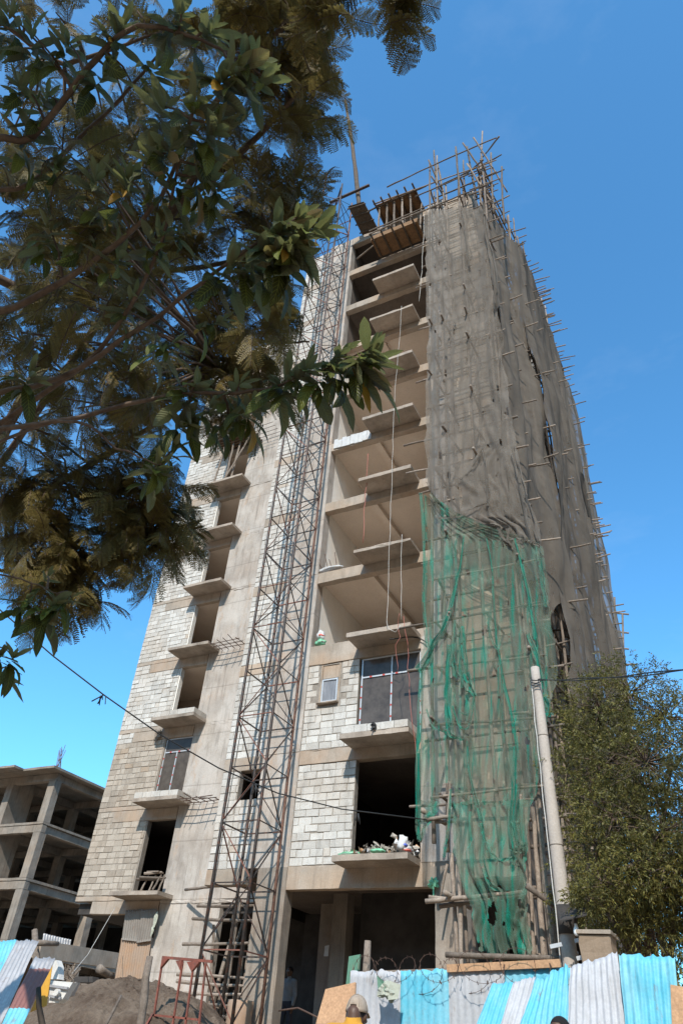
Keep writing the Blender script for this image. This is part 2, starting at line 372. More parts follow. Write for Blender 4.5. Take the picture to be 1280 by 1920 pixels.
# ------------------------------------------------------------------ the tall unfinished building
D = 18.0; DL = 21.9; FL = .25
BZ = [None, 3.98, 7.08, 10.2, 13.27, 16.36, 19.4, 22.42, 25.4, 28.3, 31.15, 34.0]
tower = thing('high_rise_building', 'tall unfinished concrete and block building with open floors and small balcony slabs', 'building', (-9, 18, FL))
def blocks(x0, x1, z0, z1, y, depth=.2, skip=(), ragged=0., course=.207, bl=.41, yface=True, mat='block', name='block_wall', parent=None, half=True):
    """hollow block masonry: one box per block, each a little out of line, in front of a recessed mortar bed"""
    b = MB(); n = max(1, round((z1-z0)/course)); h = (z1-z0)/n
    if skip and yface:
        sx0, sx1, sz0, sz1 = skip[0]
        for q in ((x0, sx0, z0, z1), (sx1, x1, z0, z1), (sx0, sx1, z0, sz0), (sx0, sx1, sz1, z1)):
            if q[3]-q[2] > .005: b.box(q[0], q[1], y+.013, y+depth, q[2], q[3], 1, .4)
    elif yface: b.box(x0, x1, y+.013, y+depth, z0, z1, 1, .4)
    else: b.box(y-depth, y-.013, x0, x1, z0, z1, 1, .4)
    for r in range(n):
        za = z0+r*h; x = x0-(.5*bl if r % 2 else 0)-random.uniform(0, .06)
        while x < x1-.03:
            L = bl*random.choice((1,1,1,1,1,.5)) if half else bl
            a = max(x, x0); c = min(x+L, x1); x += L
            if c-a < .06: continue
            if any(a < s[1] and c > s[0] and za+h > s[2]+.05 and za < s[3]-.05 for s in skip): continue
            if random.random() < ragged: continue
            g = random.uniform(.004, .011); dy = random.uniform(-.012, .007); e = random.uniform(.004, .014)
            j = [random.uniform(-.008, .008) for _ in range(8)]; j = [q*(2.6 if random.random() < .06 else 1) for q in j]
            X0, X1, Z0, Z1 = a+g, c-g, za+g*.8+j[0], za+h-g+j[1]
            t = random.random()**1.2*.98 if random.random() > .015 else 1.
            f = [(X0+e, dy, Z0+e+j[2]), (X1-e, dy+j[3], Z0+e), (X1-e, dy, Z1-e+j[4]), (X0+e, dy+j[5], Z1-e)]
            k = [(X0, dy+.012, Z0), (X1, dy+.012, Z0+j[2]), (X1, dy+.012, Z1), (X0, dy+.012, Z1+j[4])]
            w = [(X0, .03, Z0), (X1, .03, Z0+j[2]), (X1, .03, Z1), (X0, .03, Z1+j[4])]
            P = f+k+w
            vs = [(p[0], y+p[1], p[2]) for p in P] if yface else [(y-p[1], p[0], p[2]) for p in P]
            fs = [(0,1,2,3)]+[(i, i+4, (i+1)%4+4, (i+1)%4) for i in range(4)]+[(i+4, i+8, (i+1)%4+8, (i+1)%4+4) for i in range(4)]
            b.add(vs, fs, 0, t)
    return b.build(name, [MAT[mat], MAT['mortar']], parent or tower)
def tpart(name, mat, *boxes, rough=True, parent=None, label=None):
    b = MB()
    for q in boxes: (b.rbox if rough else b.box)(*q)
    return b.build(name, MAT[mat], parent or tower, label=label)

XL, XP, XB0, XB1, XR0, XC = -13.5, -12.15, -10.88, -7.1, -5.85, -4.4
YB = 30.
# -- floors (one slab per storey over the whole main block, soffits seen from below)
for k in range(1, 12):
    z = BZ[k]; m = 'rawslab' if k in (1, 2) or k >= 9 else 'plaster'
    tpart('floor_slab', m, (-13.3, XC-.15, D+.26, YB-.3, z-.07, z+.1), rough=False)
    # front beam of the bay
    top = z+.12; bot = z-(.45 if k == 1 else .3)
    if k == 3: top = z+.38
    x1 = XB1+.02 if k == 2 else -6.73
    if k == 11: bot = z-.45; top = z+.15
    b = MB(); b.rbox(XB0+.01, x1, D, D+.28, bot, top, amp=.012, cut=.016)
    b.build('beam', MAT['beam'], tower)
    # ceiling beam running back
    if 3 <= k <= 8: tpart('ceiling_beam', m, (-9.15, -8.9, D+.29, 23.7, z-.27, z-.074), rough=False)
    # band over the mast zone
    if k <= 10: tpart('beam', 'beam', (XL, XP+.0, D-.006, D+.3, z-.3, z+.1))
    # bands of left wing: shear-side lift joint and two-step lintel
    if k <= 10:
        zz = z+.02
        tpart('lintel', 'beam', (-21.25, -18.2, DL-.012, DL+.22, zz-.36, zz+.05))
        tpart('beam', 'beam', (-22.1, -18.2, DL-.004, DL+.22, zz+.055, zz+.22))
        b = MB(); b.rbox(-18.17, -12.9, DL-.022-.012*random.random(), DL+.1, zz-.03+random.uniform(-.08,.08), zz+.05+random.uniform(0,.08), amp=.03, step=.18, cut=.03)
        b.build('casting_ridge', MAT['wall'], tower)
# -- columns and shear walls, storey by storey
for k in range(0, 11):
    z0 = (BZ[k]+.1 if k else FL-.1); z1 = BZ[k+1]-.3 if k+1 < 12 else 34
    zb = BZ[k]+.1 if k else FL-.1; zt = BZ[k+1]+.1
    tpart('column', 'wall' if k else 'grey', (XP if k else -11.8, XB0, D-.012*((k+1)%2), D+.42, zb+.004, zt))
    tpart('column', 'wall' if k else 'grey', (XB1 if k in (1, 2) else -6.74, XR0, D-.01*(k%2), D+.4, zb+.004, zt))
    tpart('shear_wall', 'wall', (-18.17, -13.0 if k else -15.65, DL-.008*(k%2), DL+.25, (zb if k else FL-1.), zt-.002), rough=False)
tpart('column', 'wall', (-6.74, XR0, D, D+.4, BZ[11]+.104, BZ[11]+.35))
# right-hand panel behind the net and the returning side wall
for k in range(0, 11):
    z0 = BZ[k]+.12 if k else FL; z1 = BZ[k+1]-.3
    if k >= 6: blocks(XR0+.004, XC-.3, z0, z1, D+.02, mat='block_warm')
    elif k >= 1: tpart('wall_panel', 'beam', (XR0+.004, XC-.3, D+.02, D+.2, z0, z1))
    tpart('beam', 'beam', (XR0+.004, XC, D, D+.3, z1+.003, z1+.42))
    tpart('column', 'grey', (XC-.3, XC, D+.01, D+.5, z0, z1-.003))
    for (a, c) in ((D+.5, 21.), (22.6, 25.4), (27., YB-.3)):
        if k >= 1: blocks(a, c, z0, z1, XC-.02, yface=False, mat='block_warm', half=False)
        else: tpart('column', 'grey', (XC-.4, XC, c-.4, c, z0, z1), rough=False)
    tpart('beam', 'beam', (XC-.3, XC, D+.3, YB, z1+.003, z1+.42), rough=False)
    tpart('column', 'grey', (XC-.4, XC, YB-.4, YB, z0, z1-.003), rough=False)
    # interior
    plast = 3 <= k <= 7
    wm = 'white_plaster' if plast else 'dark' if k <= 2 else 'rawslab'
    zc = BZ[k+1]-.075
    d0, d1 = (20.9, 21.9)
    for q in ((D+.43, d0, z0-.02, zc), (d1, 23.7, z0-.02, zc)):
        if k: tpart('inner_wall', wm, (XB0-.12, XB0-.02, q[0], q[1], q[2], q[3]), rough=False)
    if k: tpart('inner_wall', wm, (XB0-.12, XB0-.02, d0, d1, z0+2.0, zc), rough=False)
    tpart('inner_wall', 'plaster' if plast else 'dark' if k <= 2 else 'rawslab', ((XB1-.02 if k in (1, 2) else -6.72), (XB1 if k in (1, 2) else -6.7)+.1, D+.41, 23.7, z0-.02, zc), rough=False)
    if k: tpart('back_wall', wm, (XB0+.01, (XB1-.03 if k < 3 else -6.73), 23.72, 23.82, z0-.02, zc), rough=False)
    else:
        tpart('back_wall', 'dark', (-26, XC-.4, 29.2, 29.4, FL-.4, zc), rough=False)  # dark screen added across the open ground floor for its deep shade
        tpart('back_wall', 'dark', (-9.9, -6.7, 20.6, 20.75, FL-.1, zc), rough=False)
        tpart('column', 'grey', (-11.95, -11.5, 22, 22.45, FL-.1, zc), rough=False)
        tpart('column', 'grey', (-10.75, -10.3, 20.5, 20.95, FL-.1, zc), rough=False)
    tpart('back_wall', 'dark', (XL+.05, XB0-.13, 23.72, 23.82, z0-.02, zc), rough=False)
tpart('back_wall', 'grey', (-22.1, XC, YB, YB+.2, 3.6, 34.0), rough=False)
# -- mast zone masonry and window panels of the bay
for k in range(1, 11):
    z0 = BZ[k]+.1; z1 = BZ[k+1]-.3
    if k == 1:
        blocks(XL, -12.86, z0, z1, D); blocks(-12.86, XP, z0, 5.93, D)
    elif k == 10: blocks(XL, XP, z0, z0+2.5, D)
    else: blocks(XL, XP, z0, z1, D)
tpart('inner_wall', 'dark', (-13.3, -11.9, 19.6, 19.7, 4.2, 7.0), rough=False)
tpart('side_wall', 'grey', (XL, XL+.15, D+.31, DL-.05, BZ[1]+.1, BZ[10]+2.4), rough=False)
tpart('roof_slab', 'slab', (XL, -13.0, D+.31, 22, BZ[11]-.3, BZ[11]), rough=False)
blocks(XB0+.004, -9.03, BZ[1]+.125, BZ[2]-.305, D+.03)
blocks(XB0+.004, -9.1, BZ[2]+.125, BZ[3]-.305, D+.03, skip=((-10.42, -9.74, 8.55, 9.85),))
tpart('recess_lining', 'beam', (-10.42, -10.36, D+.02, D+.2, 8.6, 9.86), (-9.8, -9.74, D+.02, D+.2, 8.6, 9.86), (-10.355, -9.805, D+.06, D+.2, 9.4, 9.86))
# -- left wing
for k in range(0, 11):
    z0 = BZ[k]+.245 if k else FL-.6; z1 = BZ[k+1]-.345
    if k == 10: z1 = z0+1.9
    if k: 
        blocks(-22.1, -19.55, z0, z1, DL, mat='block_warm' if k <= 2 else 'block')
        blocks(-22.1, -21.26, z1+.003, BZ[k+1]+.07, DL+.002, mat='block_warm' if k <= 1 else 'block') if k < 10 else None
        tpart('opening_lining', 'white_plaster' if k > 2 else 'grey', (-19.55, -19.5, DL+.02, DL+.24, z0-.1, z1), rough=False)
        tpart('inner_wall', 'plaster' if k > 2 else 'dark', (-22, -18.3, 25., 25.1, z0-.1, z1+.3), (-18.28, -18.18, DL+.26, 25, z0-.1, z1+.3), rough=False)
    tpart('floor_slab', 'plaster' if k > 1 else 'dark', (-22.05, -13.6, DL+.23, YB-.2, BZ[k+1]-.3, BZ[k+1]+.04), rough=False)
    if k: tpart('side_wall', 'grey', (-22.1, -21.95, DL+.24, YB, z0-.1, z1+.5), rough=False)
tpart('back_wall', 'dark', (-17.5, -11.95, 24.2, 24.3, FL-1, 4.0), rough=False)  # near-black sheet added where the recess is only in shade
tpart('inner_wall', 'dark', (-20.6, -18, 26., 26.1, FL-1, 3.7), rough=False)  # dark panel standing in for shade inside the ground opening
# -- balcony slabs
def balcony(x0, x1, yw, z, p=.84, t=.13, ragged=False):
    b = MB(); q = MB()
    b.rbox(x0, x1, yw-p, yw-.003, z, z+t, amp=.012 if not ragged else .03, cut=.012 if not ragged else .03)
    return b.build('balcony_slab', MAT['slab'], tower)
for k in range(1, 10): balcony(-9.15+random.uniform(-.03,.03), -7.12+random.uniform(-.03,.03), D, BZ[k], .83, .16, k == 4)
for k in range(1, 8):
    balcony(-19.73+random.uniform(-.04,.04), -17.66, DL, BZ[k]+.09, .85, .14)
def kerb(x0, x1, yw, z, p):
    b = MB(); n = int((x1-x0)/.41)+1; w = (x1-x0)/n
    for i in range(n): b.box(x0+i*w+.006, x0+(i+1)*w-.006, yw-p+.02+random.uniform(-.006,.006), yw-p+.16, z, z+.2+random.uniform(-.008,.008), 0, random.random()*.9)
    for i in range(2): b.box(x1-.16, x1-.01, yw-p+.17+i*.33, yw-p+.49+i*.33, z, z+.2, 0, random.random()*.9)
    b.build('block_kerb', MAT['block'], tower)
kerb(-9.13, -7.14, D, BZ[2]+.162, .83)
kerb(-19.7, -17.68, DL, BZ[2]+.232, .85); kerb(-19.7, -17.68, DL, BZ[3]+.232, .85)
# bars left sticking out where the narrow balcony strip was broken away
def remnant(k):
    z = BZ[k]+.12
    for y in (DL-.7, DL-.45, DL-.2):
        MB().tube([(-17.7, y, z), (-17.1, y-.02, z+random.uniform(-.03,.03)), (-16.2, y, z+.03)], .016, 6).build('bar', MAT['rebar'], tower)
    for i in range(5):
        x = -17.5+i*.3; MB().tube([(x, DL, z+.03), (x+.03, DL-.5, z+.02), (x+random.uniform(-.05,.05), DL-random.uniform(.7,1.05), z+random.uniform(-.1,.12))], .014, 6).build('bar', MAT['rebar'], tower)
for k in (2, 4): remnant(k)
# -- glazing
def window(x0, x1, z0, z1, y, mull, trans, split_top=True, glass='glass', w=.042, tape=True, tall=None):
    f = MB()
    segs = [((x0, z0), (x0, z1)), ((x1, z0), (x1, z1)), ((x0, z1), (x1, z1)), ((x0, z0), (x1, z0))]
    if trans: segs.append(((x0, trans), (x1, trans)))
    if mull: segs.append(((mull, z0), (mull, z1 if split_top else trans)))
    for a, c in segs:
        d = .03 if a[0] == c[0] else .027
        f.box(min(a[0],c[0])-w/2, max(a[0],c[0])+w/2, y-d, y+d, min(a[1],c[1])-w/2, max(a[1],c[1])+w/2)
    fr = f.build('window_frame', MAT['alu'], tower)
    xs = [x0, mull, x1] if mull else [x0, x1]
    rows = [(z0, trans), (trans, z1)] if trans else [(z0, z1)]
    for r, (a, c) in enumerate(rows):
        xx = xs if (r == 0 or split_top) else [x0, x1]
        for i in range(len(xx)-1):
            tl = random.uniform(-.006, .006)
            g = MB().add([(xx[i]+.02, y+tl, a+.02), (xx[i+1]-.02, y-tl, a+.02), (xx[i+1]-.02, y-tl+.004, c-.02), (xx[i]+.02, y+tl+.004, c-.02)], [(0,1,2,3)])
            g.build('pane', MAT[glass], fr)
    if tape:
        t = MB(); e = w/2+.002
        for xv in ([x0, mull, x1] if mull else [x0]):
            z = z0+.3
            while z < (trans or z1): t.box(xv-e, xv+e, y-.034, y-.028, z, z+.055); z += .34
        if trans:
            x = x0+.25
            while x < x1: t.box(x, x+.08, y-.034, y-.028, trans-e, trans+e); x += .42
        t.build('tape', MAT['tape'], fr)
window(-9.02, -7.14, 7.3, BZ[3]-.33, D+.12, -8.05, 9.28)
window(-10.33, -9.83, 8.66, 9.36, D+.06, None, None, glass='frost', w=.045, tape=False)
tpart('window_sill', 'slab', (-10.44, -9.74, D-.09, D+.2, 8.56, 8.615))
window(-19.47, -18.2, BZ[2]+.3, BZ[3]-.37, DL+.1, -18.86, 9.3, split_top=False)
# polystyrene edge form left on one beam, ragged rim
b = MB()
for i in range(9):
    x = -10.75+i*.18; b.box(x, x+.172, D-.045-.008*(i%2), D-.003, BZ[6]-.27+random.uniform(0,.05), BZ[6]+.2+random.uniform(-.05,.06), 0, random.random())
b.build('edge_form', MAT['sack'], tower)

# ------------------------------------------------------------------ formwork, props at the top
fw = thing('formwork', 'brown plywood balcony formwork on timber props at the top of the open bay', 'formwork', (-8, 17.1, 31))
b = MB(); b.box(-9.2, -6.85, 16.95, 17.9, 31.28, 31.33)
b.bar((-9.2,16.93,31.45),(-6.85,16.93,31.45), .04, .3); b.bar((-9.22,16.93,31.42),(-9.22,17.9,31.42), .04, .26)
b.build('form_panel', MAT['formply'], fw)
for i in range(5):
    x = -9.1+i*.52; MB().bar((x, 16.55, 31.24), (x, 17.95, 31.22), .07, .09).build('joist', MAT['wood_dark'], fw)
b = MB(); b.box(-9.15, -6.95, 16.9, 18.6, 34.3, 34.36); b.build('deck_panel', MAT['formply'], fw)
for i in range(6):
    x = -9.1+i*.42; MB().bar((x, 16.55, 34.24), (x+.05, 18.5, 34.27), .07, .09, tone=random.random()).build('joist', MAT['wood_dark'], fw)
MB().pole((-9.5,16.95,34.16), (-6.4,16.95,34.2), .045).build('bearer', MAT['wood_dark'], fw)
for i in range(5):
    x = -9.0+i*.44; MB().pole((x, 17.15, 31.5), (x+random.uniform(-.1,.1), 17.05, 34.22), .06, .02).build('prop', MAT['wood'], fw)
    MB().pole((x+.2, 17.75, 31.5), (x+.2+random.uniform(-.1,.1), 17.7, 34.25), .05, .02).build('prop', MAT['wood'], fw)
for z in (32.0, 32.3): MB().pole((-9.4,16.98,z), (-5.6,16.95,z+.1), .04).build('tie_pole', MAT['wood'], fw)
pl = thing('loading_platform', 'tilted plank landing board beside the top of the hoist mast', 'platform', (-9.9, 17, 33))
c4 = [PY(652,387,16.6), PY(681,378,16.6), PY(709,431,17.9), PY(679,441,17.9)]
nrm = (c4[1]-c4[0]).cross(c4[3]-c4[0]).normalized()*.05
MB().add(c4+[p+nrm for p in c4], [(0,1,2,3),(7,6,5,4),(0,4,5,1),(1,5,6,2),(2,6,7,3),(3,7,4,0)]).build('board', MAT['wood_dark'], pl)
for t in (.08, .36, .64, .92):
    a = c4[0].lerp(c4[3], t)-nrm*.8; c = c4[1].lerp(c4[2], t)-nrm*.8; MB().bar(a+(a-c)*.08, c+(c-a)*.08, .06, .05).build('batten', MAT['wood_dark'], pl)
t = MB(); t.pole(PY(647,188,16.7), PY(674,395,16.9), .085, .015, 1.5, 9)
tag(t.build('timber_pole', MAT['wood_dark'], smooth=True), 'long tapering timber pole standing up from the top of the hoist mast', 'pole')
# wing formwork high on the left wing
def wing_form(k, label, props):
    z = BZ[k]+.05; f = thing('formwork', label, 'formwork', (-18.6, 21, z), 'formwork decks on the left wing')
    MB().box(-19.8, -17.5, DL-1.0, DL-.05, z+.02, z+.06).build('form_panel', MAT['formply'], f)
    for i in range(6):
        y = DL-.95+i*.17; MB().bar((-19.95, y, z-.03), (-17.4, y, z-.03), .06, .08, tone=random.random()).build('joist', MAT['wood_dark'], f)
    zb = BZ[k-1]+.25
    for (x, y, x2) in props: MB().pole((x, y, zb), (x2, y+.1, z-.07), .055, .03).build('prop', MAT['wood'], f)
    for i in range(4): MB().tube([(-17.5, DL-.9+i*.25, z+.1), (-16.3, DL-.9+i*.25, z+.13)], .014, 5).build('bar', MAT['rebar'], f)
wing_form(8, 'brown plank formwork deck on crossed pole props above the left wing balconies', [(-19.4, DL-.75, -19.3), (-18.75, DL-.7, -18.8), (-18.7, DL-.8, -17.7), (-18.5, DL-.6, -18.45)])
wing_form(9, 'brown plank formwork deck two storeys below the top of the left wing behind leaves', [(-19.3, DL-.75, -19.5), (-18.5, DL-.7, -18.4), (-17.9, DL-.8, -17.9)])
wing_form(10, 'topmost brown plank formwork deck of the left wing behind the leaves', [(-19.3, DL-.75, -19.5), (-18.5, DL-.7, -18.4), (-17.9, DL-.8, -17.9)])

b = MB(); b.pole(PY(668,486,17.9), PY(703,458,17.6), .045, .02); tag(b.build('timber_pole', MAT['wood'], smooth=True), 'thin pole leaning inside the topmost open bay under the formwork', 'pole')
# ------------------------------------------------------------------ hoist mast
mast = thing('hoist_mast', 'rusty red and black lattice hoist mast standing against the facade', 'hoist mast', (-11.5, 17, .3))
mx0, mx1, my0, my1 = -12.07, -10.93, 16.4, 17.58
mz0, mz1, step = .2, 37.0, 1.45
for (x, y) in ((mx0,my0),(mx1,my0),(mx1,my1),(mx0,my1)):
    b = MB(); b.tube([(x,y,mz0+i*(mz1-mz0)/8) for i in range(9)], .042, 8); b.build('mast_leg', MAT['rust_brown'] if (x,y) in ((mx1,my1),) else MAT['steel'], mast, smooth=True)
cor = [(mx0,my0),(mx1,my0),(mx1,my1),(mx0,my1)]
bays = int((mz1-mz0)/step); cnt = 0; rest = MB(); rest2 = MB()
for i in range(bays):
    z = mz0+.3+i*step
    for s in range(4):
        a = cor[s]; c = cor[(s+1)%4]
        kinds = [((a[0],a[1],z), (c[0],c[1],z), .032), (((a[0],a[1],z+.05), (c[0],c[1],z+step-.05)) if (i+s) % 2 else ((c[0],c[1],z+.05), (a[0],a[1],z+step-.05)))+(.028,)]
        for j, (p, q, w) in enumerate(kinds):
            red = (s == 0 and random.random() < .6) or random.random() < .16
            if cnt < 100: MB().angle(p, q, w, .008, flip=1).build('brace', MAT['rust'] if red else MAT['steel'], mast)
            else: (rest2 if red else rest).angle(p, q, w, .008)
            cnt += 1
for r_, m_ in ((rest, 'steel'), (rest2, 'rust')):
    o = r_.build('upper_bracing', MAT[m_], mast); o['kind'] = 'stuff'
# head beam and guide rails
MB().bar(PY(618,380,16.6), PY(692,347,16.6), .13, .1).build('head_beam', MAT['steel'], mast)
MB().bar((mx0+.1, my1-.1, 36.9), (mx1-.1, my0+.1, 36.9), .08, .1).build('head_beam', MAT['steel'], mast)
MB().tube([(mx0,my0,36.9),(mx0+.05,my0,39.0)], .04).build('guide_rail', MAT['rust'], mast)
MB().tube([PY(371,1835,16.3), PY(490,1147,16.3), PY(640,380,16.3)], .012, 5).build('hoist_cable', MAT['cable'], mast)

# ------------------------------------------------------------------ pole scaffolding
def parts_or_stuff(root, items, cap=96):
    """items: (name, a, b, r); the nearest ones become parts, the rest one stuff part"""
    items = sorted(items, key=lambda q: ((Vector(q[1])+Vector(q[2]))/2).length)
    rest = MB()
    for i, (n, a, b_, r) in enumerate(items):
        if i < cap: MB().pole(a, b_, r, .018, .8).build(n, MAT['wood'], root, smooth=True)
        else: rest.pole(a, b_, r, .018, .8, n=6)
    if rest.v:
        o = rest.build('far_poles', MAT['wood'], root, smooth=True); o['kind'] = 'stuff'
def J(a): return random.uniform(-a, a)
def fx(y): t = min(1, max(0, (y-16.6)/4)); return -.78*(1-t*t*(3-2*t))
sc1 = thing('pole_scaffold', 'eucalyptus pole scaffold behind the nets on the front right corner of the building', 'scaffold', (-5, 17, .7))
it = []
upx = (-6.2, -5.72, -4.75, -3.66)
for row, Y in enumerate((16.78, 17.62)):
    for i, x in enumerate(upx):
        z = .6 if i not in (0, 2) else 4.2
        while z < 33.5:
            L = random.uniform(5.5, 7.5); top = min(z+L, 36.4+J(.5)); dx = J(.07)
            it.append(('upright', (x+dx+J(.06), Y+J(.05), z), (x+dx+J(.06), Y+J(.05), top), .05)); z += L-.9
lev = [5.25, 6.95, 8.5, 9.9, 11.3, 12.7, 14.2, 15.6, 17.0, 18.5, 20.0, 21.4, 22.9, 24.3, 25.8, 27.2, 28.7, 30.2, 31.6, 33.2]
for z in lev:
    for Y in (16.72, 17.68):
        it.append(('ledger', (-6.8+(J(.5) if random.random() < .5 else .45), Y+J(.03), z+J(.1)), (-3.2+J(.2), Y+J(.03), z+J(.1)), .036))
    for x in upx:
        if random.random() < .8: it.append(('transom', (x+.07+J(.05), 16.74+J(.04) if random.random() < .82 else 16.35, z+.07+J(.04)), (x+.07+J(.15), 17.98, z+.07+J(.05)), .042))
for (a, c, Y1, Y2) in (((725,351),(930,258),16.8,16.8),((700,383),(930,300),16.8,16.8),((815,372),(945,318),17.0,17.0),((830,345),(940,290),17.5,17.3)):
    it.append(('ledger', PY(*a, Y1), PY(*c, Y2), .04))
for (a, c) in (((867,268),(925,350)),((887,258),(950,360)),((803,300),(830,360)),((875,307),(935,400)),((808,330),(835,375)),((905,300),(870,330)),((935,256),(900,300))):
    it.append(('brace', PY(*a, 16.4), PY(*c, 17.5), .042))
for (a, c) in (((904,246),(900,400)),((854,275),(860,372)),((813,282),(823,390)),((820,308),(834,385)),((920,287),(925,400)),((875,275),(893,370)),((940,313),(945,420))):
    it.append(('upright', PY(*c, 17.0), PY(*a, 17.0), .05))
parts_or_stuff(sc1, it)
sc2 = thing('pole_scaffold', 'eucalyptus pole scaffold along the receding right side, stick ends poking past its net', 'scaffold', (-3.4, 24, .7))
it = []
uy = [16.95, 17.9, 19.4, 21, 22.6, 24.2, 25.8, 27.4, 29, 30.2]
for X in (-3.05, -3.85):
    for y in uy:
        z = .5
        while z < 30:
            L = random.uniform(5.5, 7.5); top = min(z+L, 33.6+J(1.2)); q = X+(fx(y) if X > -3.5 else 0); it.append(('upright', (q+J(.08), y+J(.08), z), (q+J(.08), y+J(.08), top), .05)); z += L-.9
for z in lev+[31.9, 32.6]:
    for X in (-2.98, -3.8): it.append(('ledger', (X+(-.7 if X > -3.5 else 0), 16.8+J(.2), z+J(.1)+.1), (X, 23.5, z+J(.1)+.1), .036)); it.append(('ledger', (X, 23, z+J(.1)+.1), (X, 30.8+J(.4), z+J(.1)+.1), .042))
    for y in uy:
        if random.random() < .8: it.append(('transom', (-4.3, y+J(.1), z+.16), ((-2.86+J(.05) if random.random() < .4 else -2.35+J(.3))+fx(y), y+J(.15), z+.16+J(.1)), .036))
for k in range(30):
    y = random.uniform(17, 30.6); z = random.uniform(29.2, 33.4); it.append(('transom', (-4.0, y, z), (-2.4+J(.38)+fx(y), y+J(.2), z+J(.15)), .034))
for k in range(26):
    y = random.uniform(16.8, 30.5); X = random.choice((-2.95, -3.1, -3.8)); it.append(('upright', (X+fx(y), y, 28.5), (X+fx(y)+J(.15), y+J(.15), random.uniform(31.3, 34.6)), .042))
for k in range(30):
    z = random.uniform(8, 29); y = random.uniform(27.5, 30.9); it.append(('transom', (-4.0, y, z), (-2.4+J(.4), y+J(.2), z+J(.15)), .036))
# short loose bundle of poles at the foot of the corner
for (x0, x1, X) in ((975,1020,16.6),(985,1035,16.9),(998,1055,17.0),(1005,1070,17.4),(1030,1062,17.9),(1040,1085,18.3),(968,990,17.1)):
    it.append(('upright', PY(x0+20+J(6), 1825, X), PY(x0, 1500+J(20), X), .06))
for y_ in (1670, 1685, 1795, 1540, 1560, 1590): it.append(('ledger', PY(975+J(20), y_+J(6), 17.0), PY(1100+J(20), y_-8+J(6), 18.2), .045))
for y_ in (1560, 1600, 1640, 1700): it.append(('ledger', PY(1010+J(10), y_, 18.6), PY(1090+J(10), y_-6, 21), .045))
parts_or_stuff(sc2, it)
# stub ends left of the net and low platform pieces
def loose_poles(label, segs, mat='wood', r=.045, cat='poles', name='pole_bundle'):
    t = thing(name, label, cat, segs[0][0])
    for s in segs: MB().pole(s[0], s[1], s[2] if len(s) > 2 else r, .02).build('pole', MAT[mat], t, smooth=True)
    return t
loose_poles('short planks and poles jutting left through the torn green net above the rubble balcony', [(PY(794,1537,16.5), PY(850,1530,16.6), .05), (PY(790,1519,16.4), PY(835,1545,17.2), .06), (PY(815,1541,16.6), PY(853,1541,16.7), .04), (PY(838,1535,16.6), PY(843,1465,16.7), .04)])
loose_poles('two bundled pole ends jutting past the right door column near the ground', [(PY(797,1690,16.4), PY(985,1672,16.7), .055), (PY(803,1682,16.5), PY(900,1692,16.8), .05), (PY(833,1673,16.2), PY(880,1702,17.4), .06), (PY(823,1699,16.6), PY(1090,1668,17.1), .05)])
loose_poles('long grey pole lying level just above the fence and green net hem', [(PY(835,1790,16.3), PY(1060,1797,16.4), .06)])
loose_poles('crooked pole arm reaching right from the green net to the concrete lamp pole', [(PY(986,1660,16.2), PY(1040,1700,16.5), .06)])
loose_poles('leaning thin poles beside the right door column under the torn net', [(PY(845,1600,16.8), PY(858,1815,16.9), .05), (PY(862,1600,17.0), PY(878,1815,17.1), .05), (PY(838,1620,17.3), PY(823,1690,17.3), .035)])

